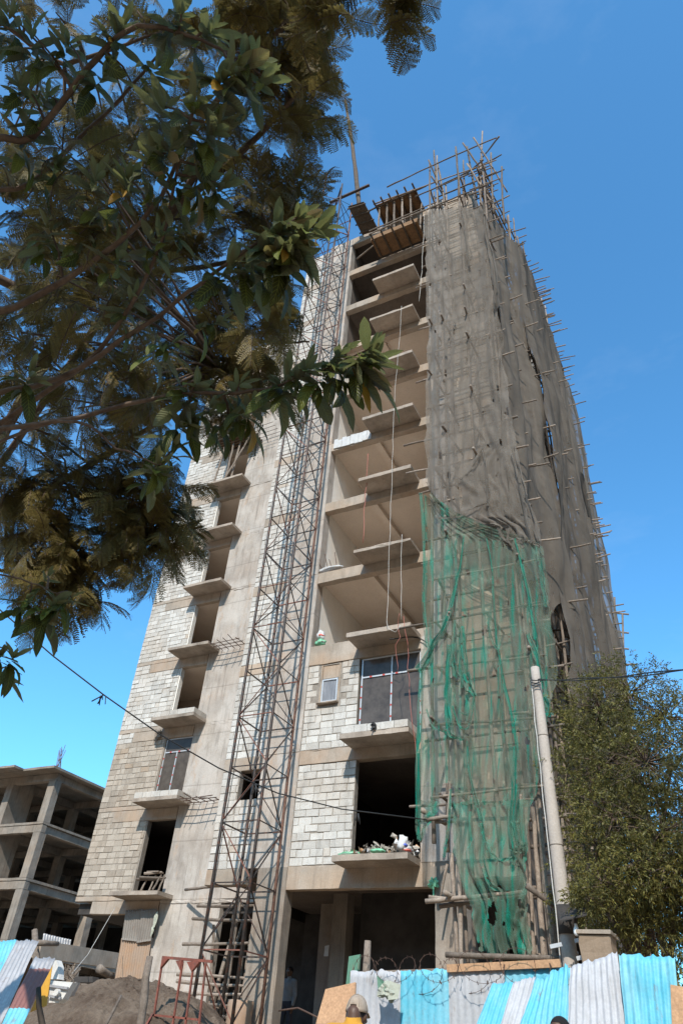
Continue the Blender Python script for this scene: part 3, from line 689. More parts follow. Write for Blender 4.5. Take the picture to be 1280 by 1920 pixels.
# ------------------------------------------------------------------ nets
def lerp_rows(rows, y):
    for (a, b_) in zip(rows, rows[1:]):
        if a[0] <= y <= b_[0]:
            t = (y-a[0])/(b_[0]-a[0]+1e-9); return a[1]+(b_[1]-a[1])*t, a[2]+(b_[2]-a[2])*t
    return (rows[0][1], rows[0][2]) if y < rows[0][0] else (rows[-1][1], rows[-1][2])
def N(x, y, z=0.): return noise.noise((x, y, z))
def net_from_rows(mb, rows, Yp, du, dv, folds, holes=(), hem=0., dens=0., knots=(), seed=0., amp=.05):
    """a cloth hung in the plane y=Yp; rows give its edges in height; folds give pleats that swing with height"""
    y0, y1 = rows[0][0], rows[-1][0]; nv = int((y1-y0)/dv); nu = max(4, int(max(r[2]-r[1] for r in rows)/du))
    vs = []; px = []
    for j in range(nv+1):
        yy = y0+(y1-y0)*j/nv; xl, xr = lerp_rows(rows, yy); v = j/nv
        for i in range(nu+1):
            u = i/nu; wob = 3*N(yy*.02, seed+u*3)+1.2*N(yy*.09, seed+9+u*6)
            x = xl+(xr-xl)*u+wob*(1 if 0 < i < nu else 2.4); yq = yy
            if hem and j > nv-14: yq += (j-nv+14)/14*hem*(N(u*9, seed+2)+.5*N(u*31, seed+4))
            if j < 8 : yq += (8-j)/8*12*(N(u*5, seed+7))
            p = PY(x, yq, Yp)
            w = (xr-xl)/110.
            ph = folds*u+1.4*N(v*3, seed+1, u*2)
            sag = .10*math.sin(max(0, N(u*2.2, v*6, seed+11))*9)*max(0, N(u*3, v*5, seed+12))
            off = sag+amp*math.sin(2*math.pi*ph)*(.5+.9*v)+amp*.6*math.sin(2*math.pi*(2.3*ph+N(v*2, seed+5)))+.13*N(p.x*1.1, p.z*.55, seed)+.03*N(p.x*7, p.z*2., seed)
            for (kx, ky, kr, ka) in knots:
                d2 = ((x-kx)**2+(yq-ky)**2)/kr**2
                off += ka*math.exp(-d2)
                if yq > ky: off += .05*math.exp(-((x-kx)/(kr*.6+(yq-ky)*.14))**2)*math.exp(-(yq-ky)/110.)*math.sin((x-kx)/(2.2+(yq-ky)*.05)*1.2)
            p.y -= off
            vs.append(p); px.append((x, yq))
    fs = []; W = nu+1
    for j in range(nv):
        for i in range(nu):
            cx, cy = px[j*W+i]
            if any(((cx-h[0])/(h[2]*(1+.35*N(cy*.2, h[0]))))**2+((cy-h[1])/h[3])**2 < 1 for h in holes): continue
            if N(cx*.11, cy*.05, seed+30) > .56: continue
            fs.append((j*W+i, j*W+i+1, (j+1)*W+i+1, (j+1)*W+i))
    o = len(mb.v); mb.v.extend([tuple(p) for p in vs])
    for f in fs:
        x, y = px[f[0]]
        st = max(0, N(x*.16, y*.011, seed+3))*1.25+max(0, N(x*.05, y*.02, seed+6))*.55
        mb.f.append(tuple(i+o for i in f)); mb.m.append(0); mb.t.append(min(.9, dens+st*.55))
def gather(mb, pts, Yp, w0, w1, layers=3, dens=.55):
    """a bunched strip of net: a pleated ribbon"""
    P = [PY(x, y, Yp) for x, y in pts]; n = 14*len(P)
    path = []
    for i in range(n+1):
        t = i/n*(len(P)-1); k = min(int(t), len(P)-2); q = t-k
        p0 = P[max(k-1,0)]; p1 = P[k]; p2 = P[k+1]; p3 = P[min(k+2, len(P)-1)]
        path.append(.5*((2*p1)+(p2-p0)*q+(2*p0-5*p1+4*p2-p3)*q*q+(3*p1-p0-3*p2+p3)*q**3))
    K = 6; vs = []; sd = random.random()*50
    for i, p in enumerate(path):
        t = i/n; w = (w0+(w1-w0)*t)*(1+.35*N(t*5, sd)); 
        for k in range(K+1):
            s = k/K-.5
            vs.append((p.x+s*w+.25*w*N(t*7, k*.6, sd), p.y-.05-.28*w*math.sin(k*math.pi/2+N(t*4, sd+k*.2)*2), p.z+.06*N(t*9, k*.5, sd+4)))
    W = K+1
    for i in range(n):
        for k in range(K):
            if N(i*.25, k*1.3, sd) > .42: continue
            e = 1-abs((k+.5)/K*2-1)**2.2
            q = max(.05, dens*(.25+.75*e)*(.75+.8*N(i*.11, k*.9, sd+3)))
            mb.add([vs[i*W+k], vs[i*W+k+1], vs[(i+1)*W+k+1], vs[(i+1)*W+k]], [(0,1,2,3)], 0, q)
# green net
g = MB()
rows = [(930,793,812),(962,796,860),(985,797,912),(1012,797,1005),(1060,797,1022),(1120,797,1030),(1200,796,1040),(1250,790,1046),(1330,787,1030),(1400,786,1018),(1480,785,1008),(1510,785,990)]
net_from_rows(g, rows, 16.5, 3.4, 4.2, 9, dens=.03, holes=((835,1500,17,36),(1030,1130,4,14),(905,1180,4,10),(925,1260,3,8)), knots=((868,1008,7,.12),(842,1390,8,.1),(935,1222,9,.12),(872,1388,7,.1),(965,1360,7,.1),(985,1190,8,.1),(915,1095,6,.08)), seed=1., amp=.04)
rows = [(1500,845,992),(1560,847,990),(1600,848,988),(1640,860,987),(1690,880,988),(1740,888,991),(1775,897,996),(1800,905,1000)]
net_from_rows(g, rows, 16.45, 3.2, 4.0, 5, holes=((932,1667,7,10),(923,1712,8,23),(974,1694,3.4,7),(914,1650,2.5,5),(903,1622,2,5),(955,1795,12,16),(905,1800,14,20)), hem=34, knots=((968,1590,7,.1),(905,1550,8,.1)), seed=5., amp=.06, dens=.16)
net_from_rows(g, [(1500,784,822),(1530,784,812),(1555,784,800),(1580,785,792)], 16.5, 3, 4, 2, seed=8., dens=.15)
S = [([(870,1006),(864,1060),(853,1110),(838,1165),(812,1215),(787,1256)], .05, .26),
     ([(789,925),(796,1000),(796,1090),(797,1160),(803,1215)], .10, .12), ([(792,1255),(788,1350),(785,1450),(784,1530),(788,1575)], .16, .12),
     ([(846,1210),(839,1285),(841,1335),(846,1380),(866,1388)], .22, .20), ([(854,1165),(850,1225),(856,1270)], .06, .20), ([(868,1175),(872,1240),(880,1285),(888,1306)], .1, .26), ([(862,1180),(864,1240),(868,1290)], .06,.14),
     ([(876,1390),(881,1450),(894,1505),(905,1550),(906,1610),(918,1655),(935,1672)], .05, .22), ([(903,1545),(915,1590),(940,1615),(965,1606)], .1, .08),
     ([(936,1222),(947,1290),(961,1350),(966,1400),(966,1480),(960,1540),(968,1592)], .07, .20), ([(965,1540),(970,1580),(966,1625)], .18, .2), ([(958,1592),(975,1600),(986,1582)], .12, .15),
     ([(1010,1028),(1018,1090),(1024,1140)], .22, .12), ([(990,1190),(1008,1240),(1019,1300),(1030,1345)], .07, .22), ([(966,1012),(978,1060),(992,1120),(1003,1200)], .05, .10),
     ([(914,1160),(922,1200),(936,1222)], .06, .10), ([(846,1480),(842,1550),(833,1608)], .06, .10), ([(850,1300),(862,1335),(880,1337),(892,1296)], .05, .05), ([(849,1325),(862,1362),(880,1362),(891,1300)], .05, .05), ([(800,1330),(812,1362),(832,1372),(842,1360)], .04, .05),
     ([(912,1010),(922,1060),(926,1130),(932,1220)], .04, .07), ([(888,1180),(890,1300),(892,1380)], .04, .06), ([(941,1240),(942,1340),(945,1395)], .05, .07), ([(812,1200),(805,1240),(789,1262)], .1, .16)]
for pts, w0, w1 in S: gather(g, pts, 16.42, w0, w1, 3, random.uniform(.35,.75))
o = g.build('green_net', MAT['green'], smooth=True); tag(o, 'torn green debris net hanging in folds over the lower corner scaffold', 'net')
# brown front net, wrapping the corner
b = MB()
rows = [(392,797,905),(420,797,912),(520,798,925),(650,800,941),(760,799,955),(840,798,966),(905,797,975),(930,812,985),(965,814,994)]
net_from_rows(b, rows, 16.62, 4.5, 6, 5, holes=((1200,0,1,1),), seed=12., amp=.045, hem=10, knots=((906,400,12,.2),(860,385,8,.15),(905,840,9,.1),(863,900,6,.1)))
rows = [(838,903,967),(880,880,976),(905,862,983),(940,864,990),(968,862,1000),(990,930,1008),(1016,938,1012),(1024,950,1014)]
net_from_rows(b, rows, 16.56, 4., 5, 4, seed=15., amp=.05, hem=12, dens=.22, knots=((915,945,8,.1),))
for pts, w0, w1 in (([(907,385),(912,440),(925,500),(932,580)], .1, .3), ([(905,840),(912,890),(917,950)], .05, .12), ([(863,902),(885,880),(905,842)], .04, .06), ([(818,972),(858,972),(885,955),(917,945)], .04, .06), ([(862,380),(870,420),(880,500)], .05, .1), ([(962,840),(975,900),(990,960),(1005,1020)], .15, .3), ([(938,1018),(965,1012),(990,1016),(1012,1026)], .05, .08)):
    gather(b, pts, 16.5, w0, w1, 2, .3)
o = b.build('brown_net', MAT['net'], smooth=True); tag(o, 'dusty brown see-through net over the upper front corner scaffold', 'net')
# side net: overlapping lengths hung on the outer poles
MAT['sidenet_dark'] = m_net('side_net_dark', (.20,.17,.14), .70, (.15,.127,.105), (.14,.12,.10))
def side_net(label, ya, yb, za, zb, seed, dens, x0=-2.72, mat='sidenet'):
    mb = MB(); nu = int((yb-ya)/.1); nv = int((zb-za)/.28); vs = []
    for j in range(nv+1):
        for i in range(nu+1):
            y = ya+(yb-ya)*i/nu; v = j/nv; z = zb-(zb-za)*v
            edge = .25*N(i*.25, seed)+.12*N(i*.9, seed+3)
            if j == 0: z += edge
            if j > nv-4: z += edge*3
            if i in (0, nu): y += .25*N(v*9, seed+5)
            dx = .10*math.sin(y*3.3+2*N(v*4, seed))+.34*N(y*.45, z*.13, seed)+.12*N(y*1.1, z*.5, seed+8)+.05*N(y*2.5, z*.4, seed)+.04*math.sin(y*9+3*N(z*.3, seed))
            vs.append((x0+fx(y)+dx*(.4+.6*min(1, v*4)), y, z))
    W = nu+1
    for f in [(j*W+i, j*W+i+1, (j+1)*W+i+1, (j+1)*W+i) for j in range(nv) for i in range(nu)]:
        y, z = vs[f[0]][1], vs[f[0]][2]
        if N(y*.9, z*.22, seed+20) > .63: continue
        mb.f.append(f); mb.m.append(0); mb.t.append(min(.8, (.35 if (z+.6*N(y*.4, seed)) % 2.9 < .2 else 0)+dens+max(0, N(y*3, z*.12, seed+2))*1.1+max(0, N(y*7, z*.07, seed+4))*.6))
    mb.v = [tuple(p) for p in vs]
    o = mb.build('brown_net', MAT[mat], smooth=True); tag(o, label, 'net', 'brown nets on the right side')
side_net('brown net length wrapped round the top right corner, nearest of the side nets', 16.55, 19.6, 11.2, 30.2, 3., .12, -2.8)
side_net('brown net length in the middle of the receding right side', 19.3, 24.6, 6.2, 30.6, 6., .05, mat='sidenet_dark')
side_net('brown net length at the far end of the receding right side', 24.2, 30.6, 5.5, 30.8, 9., .15)
side_net('lower brown net strip behind the concrete lamp pole and bushy tree', 19.0, 22.5, 5.2, 12.6, 14., .0, -2.85)

# ------------------------------------------------------------------ ropes, cables
def rope(label, pts, r, mat, name='rope', cat='rope', wob=.015, extra=None):
    P = []
    for a, c in zip(pts, pts[1:]):
        n = max(2, int((c-a).length/.35))
        P += [a.lerp(c, i/n)+Vector((J(wob), J(wob), 0)) for i in range(n)]
    P.append(pts[-1]); b = MB().tube(P, r, 6)
    if extra: extra(b)
    o = b.build(name, MAT[mat], smooth=True); tag(o, label, cat); return o
rope('pale hoist rope hanging past seven balcony edges', [PY(753,574,17.1), PY(738,768,17.05), PY(733,930,17.05), PY(725,1166,17.05), PY(728,1178,17.0), PY(740,1185,17.0), PY(751,1172,17.0)], .0075, 'rope')
rope('short pale rope hanging from the fourth balcony edge down to a knot', [PY(753,1002,17.1), PY(752,1060,17.1), PY(752,1163,17.1)], .0075, 'rope')
rope('thin red cable dangling past the large glazed window to the opening below', [PY(757,1155,17.05), PY(764,1230,17.1), PY(769,1320,17.1), PY(776,1390,17.1), PY(781,1460,17.2)], .008, 'redcable', cat='cable', name='cable', wob=.03)
rope('short wiggly red cable hanging from the knot onto the glazed window top', [PY(750,1150,17.05), PY(744,1165,17.1), PY(749,1195,17.1), PY(741,1210,17.1), PY(746,1240,17.1), PY(745,1258,17.1)], .007, 'redcable', cat='cable', name='cable', wob=.03)
rope('orange cord hanging inside the open bay between two balconies', [PY(690,850,17.3), PY(684,940,17.4), PY(680,1018,17.4)], .012, 'redcable', cat='cord', name='cord', wob=.02)
rope('thin white cord near the right column beside the upper balconies', [PY(795,400,17.4), PY(791,500,17.4), PY(785,565,17.4)], .012, 'rope', cat='cord', name='cord')
def sagline(a, c, sag, n=40): return [a.lerp(c, i/n)-Vector((0,0,sag*4*(i/n)*(1-i/n))) for i in range(n+1)]
b = MB(); A = [PY(0,1143,8), PY(100,1230,9), PY(195,1303,10), PY(300,1377,11.2), PY(410,1440,12.6), PY(520,1487,14), PY(640,1517,15.2), PY(800,1537,16.4)]
b.tube([PY(0,1143,8)+(PY(0,1143,8)-PY(195,1303,10))*6, PY(-120,1040,7)]+A, .014, 6)
for k in range(5):
    p = PY(195+J(6), 1303+J(5), 10); b.tube([p, p+Vector((J(.12), J(.05), -random.uniform(.05,.2)))], .01, 5)
b.tube([PY(196,1302,10), PY(172,1315,9.9)], .014, 5)
for (x, y, Y) in ((478,1470,13.4),(668,1525,15.4)):
    for k in range(4): p = PY(x+J(4), y, Y); b.tube([p, p+Vector((J(.08), 0, -random.uniform(.1,.28)))], .01, 5)
tag(b.build('overhead_cable', MAT['cable'], smooth=True), 'black overhead cable crossing from the left edge to the torn green net', 'cable')
b = MB()
for i in range(2): b.tube([p+Vector((0,0,.02*i+.012*math.sin(k*.5+i*2))) for k, p in enumerate(sagline(PY(1008,1276,14.4), PY(1330,1205,9.5)+(PY(1330,1205,9.5)-PY(1008,1276,14.4))*1.5, .35, 80))], .010, 6)
for i in range(3): b.tube([PY(1003+9*math.cos(a)+J(1), 1272+i*5+4*math.sin(a), 14.35) for a in np.linspace(0, math.pi*1.2, 8)], .012, 5)
tag(b.build('overhead_cable', MAT['cable'], smooth=True), 'twisted black overhead cables running from the lamp pole to the right edge', 'cable')

# ------------------------------------------------------------------ lamp pole and roughcast pillar
base = PY(1068,1800,14.5)
lp = thing('lamp_pole', 'slim round concrete pole with a small shaded bulb in front of the green net', 'pole', (base.x, base.y, gz(base.x, base.y)))
pt = PY(1002,1252,14.5); ptop = Vector((base.x-.02, 14.5, pt.z))
lx = lambda z: base.x+(pt.x-base.x)*(z-base.z)/(pt.z-base.z)
b = MB(); zs = np.linspace(gz(base.x,base.y)-.1, ptop.z, 24)
b.tube([(lx(z), 14.5, z) for z in zs], [.150-.060*(z-zs[0])/(zs[-1]-zs[0]) for z in zs], 20)
b.build('pole_shaft', MAT['lamp_pole'], lp, smooth=True)
for yy in (1380, 1585):
    p = PY(1000+ (yy-1252)*.12, yy, 14.5); b = MB(); rr = .158-.062*(p.z-zs[0])/(zs[-1]-zs[0]); b.tube([(lx(p.z),14.5,p.z-.006),(lx(p.z),14.5,p.z+.006)], rr+.003, 20); b.build('joint_ring', MAT['grey'], lp)
b = MB(); b.tube([(lx(2.05),14.5,2.05),(lx(2.5),14.5,2.5)], [.152,.149], 20); b.build('black_band', MAT['dark'], lp, smooth=True)
b = MB(); b.tube([(base.x-.13, 14.38, zs[0])]+[(lx(z)-.155+.065*(z-zs[0])/(zs[-1]-zs[0])+J(.012), 14.4, z) for z in zs[2:-1]], .011, 6); b.build('conduit', MAT['rope'], lp, smooth=True)
c4 = [PY(1047,1713,14.2), PY(1098,1704,14.0), PY(1100,1717,13.75), PY(1049,1728,13.9)]
b = MB(); nn = Vector((0,0,.02)); b.add(c4+[p+nn for p in c4], [(3,2,1,0),(4,5,6,7),(0,1,5,4),(1,2,6,5),(2,3,7,6),(3,0,4,7)]); b.build('lamp_shade', MAT['dark'], lp)
b = MB(); b.bar(PY(1060,1716,14.4), PY(1082,1714,14.0), .03); b.tube([PY(1078,1716,14.0), PY(1079,1732,14.0)], .028, 8); b.build('bracket', MAT['dark'], lp)
def lathe(mb, c, prof, n=14, mi=0):
    vs = []; 
    for (r, z) in prof: vs += [(c[0]+r*math.cos(2*math.pi*k/n), c[1]+r*math.sin(2*math.pi*k/n), c[2]+z) for k in range(n)]
    mb.add(vs, [(i*n+k, i*n+(k+1)%n, (i+1)*n+(k+1)%n, (i+1)*n+k) for i in range(len(prof)-1) for k in range(n)], mi); return mb
bp = PY(1080,1746,14.0); lathe(MB(), bp, [(.002,-.075),(.03,-.068),(.05,-.03),(.052,0),(.04,.045),(.026,.08),(.024,.11)]).build('bulb', MAT['bulb'], lp, smooth=True)
for (x, y) in ((1042,1773),(1092,1795),(1088,1762)): q = PY(x, y, 14.2); MB().bar(q-Vector((.1,0,.02)), q+Vector((.1,0,.02)), .05, .06).build('clip', MAT['alu'], lp)
p0, p1 = PY(1087,1800,13.6), PY(1150,1800,13.6); ptp = PY(1120,1742,13.6).z
pil = thing('gate_pillar', 'square roughcast pillar with a flat cap between the lamp pole and the tree', 'pillar', ((p0.x+p1.x)/2, 13.8, gz(-3,13.8)))
b = MB(); b.rbox(p0.x, p1.x, 13.6, 14.2, gz(-3,13.8)-.3, ptp-.08, amp=.02, step=.12, cut=.03); b.build('shaft', MAT['rough'], pil)
b = MB(); b.rbox(p0.x-.03, p1.x+.03, 13.57, 14.24, ptp-.077, ptp, amp=.02, step=.12, cut=.02); b.build('cap', MAT['beam'], pil)

# ------------------------------------------------------------------ corrugated sheets
def sheet(name, label, cat, corners, mats, bands=None, pitch=.076, amp=.011, crump=.02, group=None, seed=None, flat_mix=0., parent=None, plabel=None):
    """corners TL, TR, BR, BL; bands: list of (v_end, material index)"""
    TL, TR, BR, BL = corners; w = ((TR-TL).length+(BR-BL).length)/2; h = ((BL-TL).length+(BR-TR).length)/2
    nrm = (TR-TL).cross(BL-TL).normalized(); nu = max(8, int(w/pitch*6)); nv = max(6, int(h/.08)); sd = seed if seed is not None else random.random()*90
    mb = MB(); n2 = (nu+1)*(nv+1)
    for side in (0, 1):
        for j in range(nv+1):
            v = j/nv
            for i in range(nu+1):
                u = i/nu; p = TL.lerp(TR, u).lerp(BL.lerp(BR, u), v)
                e = .03*N(u*14, sd)*(1-v)**6+.025*N(u*7, sd+4)*(1-v)**6
                c = amp*math.cos(2*math.pi*u*w/pitch)*(1-.5*max(0, N(u*3, v*4, sd)))
                d = c+crump*(N(u*2.5, v*3, sd)+.5*N(u*6, v*8, sd+2)+.6*abs(N(u*3+v*4, v*5, sd+7))*math.exp(-3*v))
                mb.v.append(tuple(p+nrm*(d-.004*side)+(TL-BL).normalized()*e))
    W = nu+1
    for j in range(nv):
        mi = 0
        if bands:
            for (ve, k) in bands:
                if j/nv < ve: mi = k; break
        for i in range(nu):
            f = (j*W+i, (j+1)*W+i, (j+1)*W+i+1, j*W+i+1); mb.f.append(f); mb.m.append(mi); mb.t.append(.5)
            mb.f.append(tuple(n2+k for k in f[::-1])); mb.m.append(mi); mb.t.append(.5)
    for j in range(nv):
        for i in (0, nu): a = j*W+i; c = (j+1)*W+i; mb.f.append((a, c, c+n2, a+n2)); mb.m.append(0); mb.t.append(.5)
    for i in range(nu):
        for j in (0, nv): a = j*W+i; mb.f.append((a, a+1, a+1+n2, a+n2)); mb.m.append(0); mb.t.append(.5)
    o = mb.build(name, [MAT[m] for m in mats], parent, smooth=True, label=plabel)
    if cat: tag(o, label, cat, group)
    return o
def quad(tl, tr, br, bl, Yt, Yb=None):
    Yb = Yb or Yt; return [PY(*tl, Yt), PY(*tr, Yt), PY(*br, Yb), PY(*bl, Yb)]
def drop(tl, tr, Y, z=-1.2):
    a, c = PY(*tl, Y), PY(*tr, Y); return [a, c, Vector((c.x, c.y, z)), Vector((a.x, a.y, z))]
fe = thing('site_fence', 'straight fence of white and cyan corrugated sheets below the razor wire', 'fence', (-4, 11, gz(-4,11)))
for (tl, tr, m, lb, dy) in (((657,1821),(751,1820),'zinc','white end sheet',0), ((750,1820),(841,1817),'cyan','cyan sheet',.012), ((840,1818),(944,1816),'zinc','white middle sheet',0), ((942,1817),(1070,1815),'cyan','cyan sheet beside the lamp pole',.014)):
    c = drop(tl, tr, 11+dy); sheet('fence_sheet', None, None, c, [m], parent=fe, plabel=lb, amp=.006, crump=.005, pitch=.1)
MB().bar(PY(838,1816,10.97), PY(1050,1806,10.97), .045, .09).build('top_rail', MAT['ply'], fe)
MB().bar(PY(657,1827,11.06), PY(1050,1812,11.06), .04, .06).build('rail', MAT['wood'], fe)
for x in (665, 760, 860, 960): a = PY(x, 1826, 11.1); MB().bar(a, (a.x, a.y, -1.3), .06).build('post', MAT['wood'], fe)
def lean(tl, tr, br, bl, Yt, Yb): return [PY(*tl, Yt), PY(*tr, Yt), PY(*br, Yb), PY(*bl, Yb)]
G = 'loose corrugated sheets leaning in front of the fence'
sheet('corrugated_sheet', 'cyan corrugated sheet leaning right, leftmost of the loose fence sheets', 'metal sheet', lean((921,1845),(964,1842),(915,2010),(858,2010), 10.3, 9.9), ['cyan'], group=G)
sheet('corrugated_sheet', 'narrow white corrugated sheet leaning between two cyan ones', 'metal sheet', lean((961,1842),(1004,1831),(955,2010),(910,2010), 10.25, 9.85), ['zinc'], group=G)
sheet('corrugated_sheet', 'crumpled cyan corrugated sheet just left of the pole foot', 'metal sheet', lean((1001,1838),(1066,1807),(1060,2010),(950,2010), 10.2, 9.8), ['cyan'], group=G, crump=.035)
sheet('corrugated_sheet', 'wide white corrugated sheet in front of the roughcast pillar', 'metal sheet', lean((1067,1812),(1156,1786),(1185,2010),(1060,2010), 9.9, 9.6), ['zinc'], group=G, crump=.04)
sheet('corrugated_sheet', 'dented cyan corrugated sheet with a white edge at the far right', 'metal sheet', lean((1158,1788),(1264,1794),(1282,2010),(1180,2010), 9.7, 9.5), ['cyan'], group=G, crump=.045)
tag(MB().bar(PY(1272,1850,9.6), PY(1278,1990,9.5), .16, .05).build('orange_board', MAT['ply']), 'narrow orange board at the right edge beside the dented cyan sheet', 'board')
# boards
def board(name, label, c4, mat, th=.03):
    n = (c4[1]-c4[0]).cross(c4[3]-c4[0]).normalized()*th
    o = MB().add(c4+[p-n for p in c4], [(0,3,2,1),(4,5,6,7),(0,1,5,4),(1,2,6,5),(2,3,7,6),(3,0,4,7)]).build(name, MAT[mat]); tag(o, label, 'board'); return o
board('plywood_board', 'pinkish plywood board leaning at the left end of the white fence', [PY(612,1857,9.8), PY(668,1844,9.8), PY(662,1990,9.5), PY(575,1990,9.5)], 'ply')
board('green_board', 'narrow green painted board upright beside the white fence end', [PY(656,1794,11.2), PY(677,1790,11.2), PY(668,1890,11.2), PY(646,1890,11.2)], 'greenboard', .04)
b = MB(); b.pole(PY(678,1850,11.15)-Vector((0,0,1.3)), PY(690,1764,11.15), .06, .02, .9); tag(b.build('fence_post', MAT['wood'], smooth=True), 'bare round timber post rising behind the white fence end', 'post')
# razor wire
b = MB(); nturn = 9; P = []
for i in range(nturn*26):
    t = i/(nturn*26-1); x = 672+(1045-672)*t; a = i/26*2*math.pi
    c = PY(x, 1822-6*t, 10.93); rr = .25*(1+.3*math.sin(i*.11))
    P.append(c+Vector((rr*math.cos(a)*.9+.1*N(i*.05,2), -.04+.16*math.sin(a*.5), rr*.75*math.sin(a)-.02)))
b.tube(P, .003, 5)
for i in range(0, len(P)-1, 2): b.bar(P[i]+Vector((J(.02),J(.02),.022)), P[i]-Vector((J(.02),J(.02),.02)), .004, .009)
tag(b.build('razor_wire', MAT['rebar']), 'looping coil of rusty razor wire along the fence top', 'wire')
def crumple(mb, c, rx, ry, rz, mi=0, tone=.5, rough=.35, seed=None, n=12):
    sd = seed if seed is not None else random.random()*100; vs = []
    for i in range(n+1):
        th = math.pi*i/n
        for k in range(n*2):
            ph = 2*math.pi*k/(n*2); d = Vector((math.sin(th)*math.cos(ph), math.sin(th)*math.sin(ph), math.cos(th)))
            q = 1+rough*(noise.noise(d*1.6+Vector((sd,0,0)))+.6*abs(noise.noise(d*3.4+Vector((0,sd,0)))))
            vs.append((c[0]+d.x*rx*q, c[1]+d.y*ry*q, c[2]+d.z*rz*q))
    W = n*2
    mb.add(vs, [(i*W+k, (i+1)*W+k, (i+1)*W+(k+1)%W, i*W+(k+1)%W) for i in range(n) for k in range(W)], mi, tone); return mb
c = PY(727,1856,10.72); b = MB(); crumple(b, c, .11, .05, .09, rough=.9); crumple(b, c+Vector((.06,-.02,-.04)), .07, .04, .07, 0, rough=.9); 
b.add([c+Vector(v) for v in ((-.16,-.03,.16),(-.02,-.06,.08),(.0,-.05,-.02),(-.13,-.04,.0))], [(0,1,2,3)], 1); b.add([c+Vector(v) for v in ((.05,-.06,.1),(.2,-.03,.06),(.17,-.05,-.1),(.04,-.08,-.12))], [(0,1,2,3)], 0)
tag(b.build('plastic_bag', [MAT['bag'], MAT['greenboard']], smooth=False), 'crumpled pale plastic bag caught on the razor wire', 'bag')

# ------------------------------------------------------------------ left foreground: sheets, mound, frame
G2 = 'corrugated sheets leaning at the left edge'
sheet('corrugated_sheet', 'cyan corrugated sheet at the left edge beside the unfinished frame', 'metal sheet', lean((-45,1768),(32,1763),(-25,1930),(-110,1930), 8.6, 8.0), ['cyan'], group=G2, amp=.008)
sheet('corrugated_sheet', 'bare grey corrugated sheet leaning steeply beside the left cyan sheet', 'metal sheet', lean((31,1764),(73,1763),(0,1925),(-45,1905), 8.55, 7.9), ['greyzinc'], group=G2, amp=.008, crump=.012)
sheet('corrugated_sheet', 'corrugated sheet painted grey, brick red and cyan in bands', 'metal sheet', lean((64,1796),(104,1798),(28,1950),(-12,1950), 8.3, 7.7), ['greyzinc','redsheet','cyan'], bands=[(.14,0),(.62,1),(1.1,2)], group=G2, amp=.008, crump=.015)
board('yellow_board', 'bent yellow metal panel between the banded sheet and white machine', [PY(88,1830,9.2), PY(100,1806,9.2), PY(88,1886,9.2), PY(58,1898,9.2)], 'yellow', .01)
wm = thing('machine_casing', 'old white metal machine with ribbed side and round cap behind the soil mound', 'machine', PY(115,1880,9.8))
def pq(mb, pts, Y, th, mi=0):
    A = [PY(x, y, Y) for x, y in pts]; n = len(A); B_ = [p+Vector((0, th, 0)) for p in A]
    mb.add(A+B_, [tuple(range(n-1,-1,-1)), tuple(range(n, 2*n))]+[(i, (i+1)%n, n+(i+1)%n, n+i) for i in range(n)], mi); return mb
pq(MB(), [(92,1880),(95,1838),(137,1842),(118,1873),(110,1880)], 9.8, .12).build('body', MAT['whitepaint'], wm)
pq(MB(), [(93,1836),(97,1803),(106,1800),(110,1812),(110,1836)], 9.85, .12).build('fender', MAT['whitepaint'], wm)
for yy in (1850, 1869): MB().bar(PY(93,yy-2,9.77), PY(128-(yy-1850)*.7,yy+3,9.77), .03, .03).build('rib', MAT['greyzinc'], wm)
cc = PY(110,1861,9.75); MB().tube([cc, cc-Vector((0,.05,0))], .045, 14).build('round_cap', MAT['whitepaint'], wm, smooth=False)
pq(MB(), [(126,1868),(138,1843),(143,1841),(131,1866)], 9.9, .1).build('side_rail', MAT['greyzinc'], wm)
# soil mound
def mound():
    nx, ny = 190, 130; b = MB(); vs = []
    X0, X1, Y0, Y1 = -15.4, -8.0, 10.4, 16.2
    crest = lambda x: 0
    for j in range(ny+1):
        for i in range(nx+1):
            x = X0+(X1-X0)*i/nx; y = Y0+(Y1-Y0)*j/ny
            u = (x+11.75)/2.6; v = (y-13.2)/2.2
            h = max(0, 1-(abs(u)**2.4+abs(v)**2.2))**.62
            r = .16*N(x*1.3, y*1.3, 4)+.10*N(x*3.1, y*3.1, 8)+.05*N(x*8, y*8, 2)+.045*abs(N(x*9, y*9, 9))+.03*abs(N(x*21, y*21, 3))+.018*N(x*40, y*40, 5)
            z = gz(x, y)-.06+h*1.22+r*min(1, h*3)
            vs.append((x, y, z))
    b.add(vs, [(j*(nx+1)+i, j*(nx+1)+i+1, (j+1)*(nx+1)+i+1, (j+1)*(nx+1)+i) for j in range(ny) for i in range(nx)])
    for _ in range(160):
        k = random.randrange(len(vs)); p = vs[k]
        if p[2] > gz(p[0], p[1])+.1: crumple(b, (p[0], p[1], p[2]), *[random.uniform(.012,.04) for _ in range(3)], n=5)
    tag(b.build('soil_mound', MAT['soil'], smooth=False), 'heap of brown sandy soil in front of the left wing', 'soil heap')
mound()
rf = thing('red_frame', 'red oxide painted steel frame standing left of the hoist mast foot', 'steel frame', PY(330,1915,13.2))
def rb(a, c, w=.06, n='bar'): MB().bar(a, c, w*.62).build(n, MAT['red_frame'], rf)
Yf = 12.6
rb(PY(305,1795,Yf), PY(398,1803,Yf+.1), .07, 'top_rail')
for (a, c) in (((306,1795),(284,1935)),((343,1803),(322,1935)),((364,1803),(346,1935)),((386,1806),(372,1935))): rb(PY(*a, Yf), PY(*c, Yf), .05, 'upright')
rb(PY(286,1903,Yf), PY(372,1912,Yf), .05, 'cross_rail'); rb(PY(286,1902,Yf), PY(270,1930,Yf-.4), .05, 'stay')
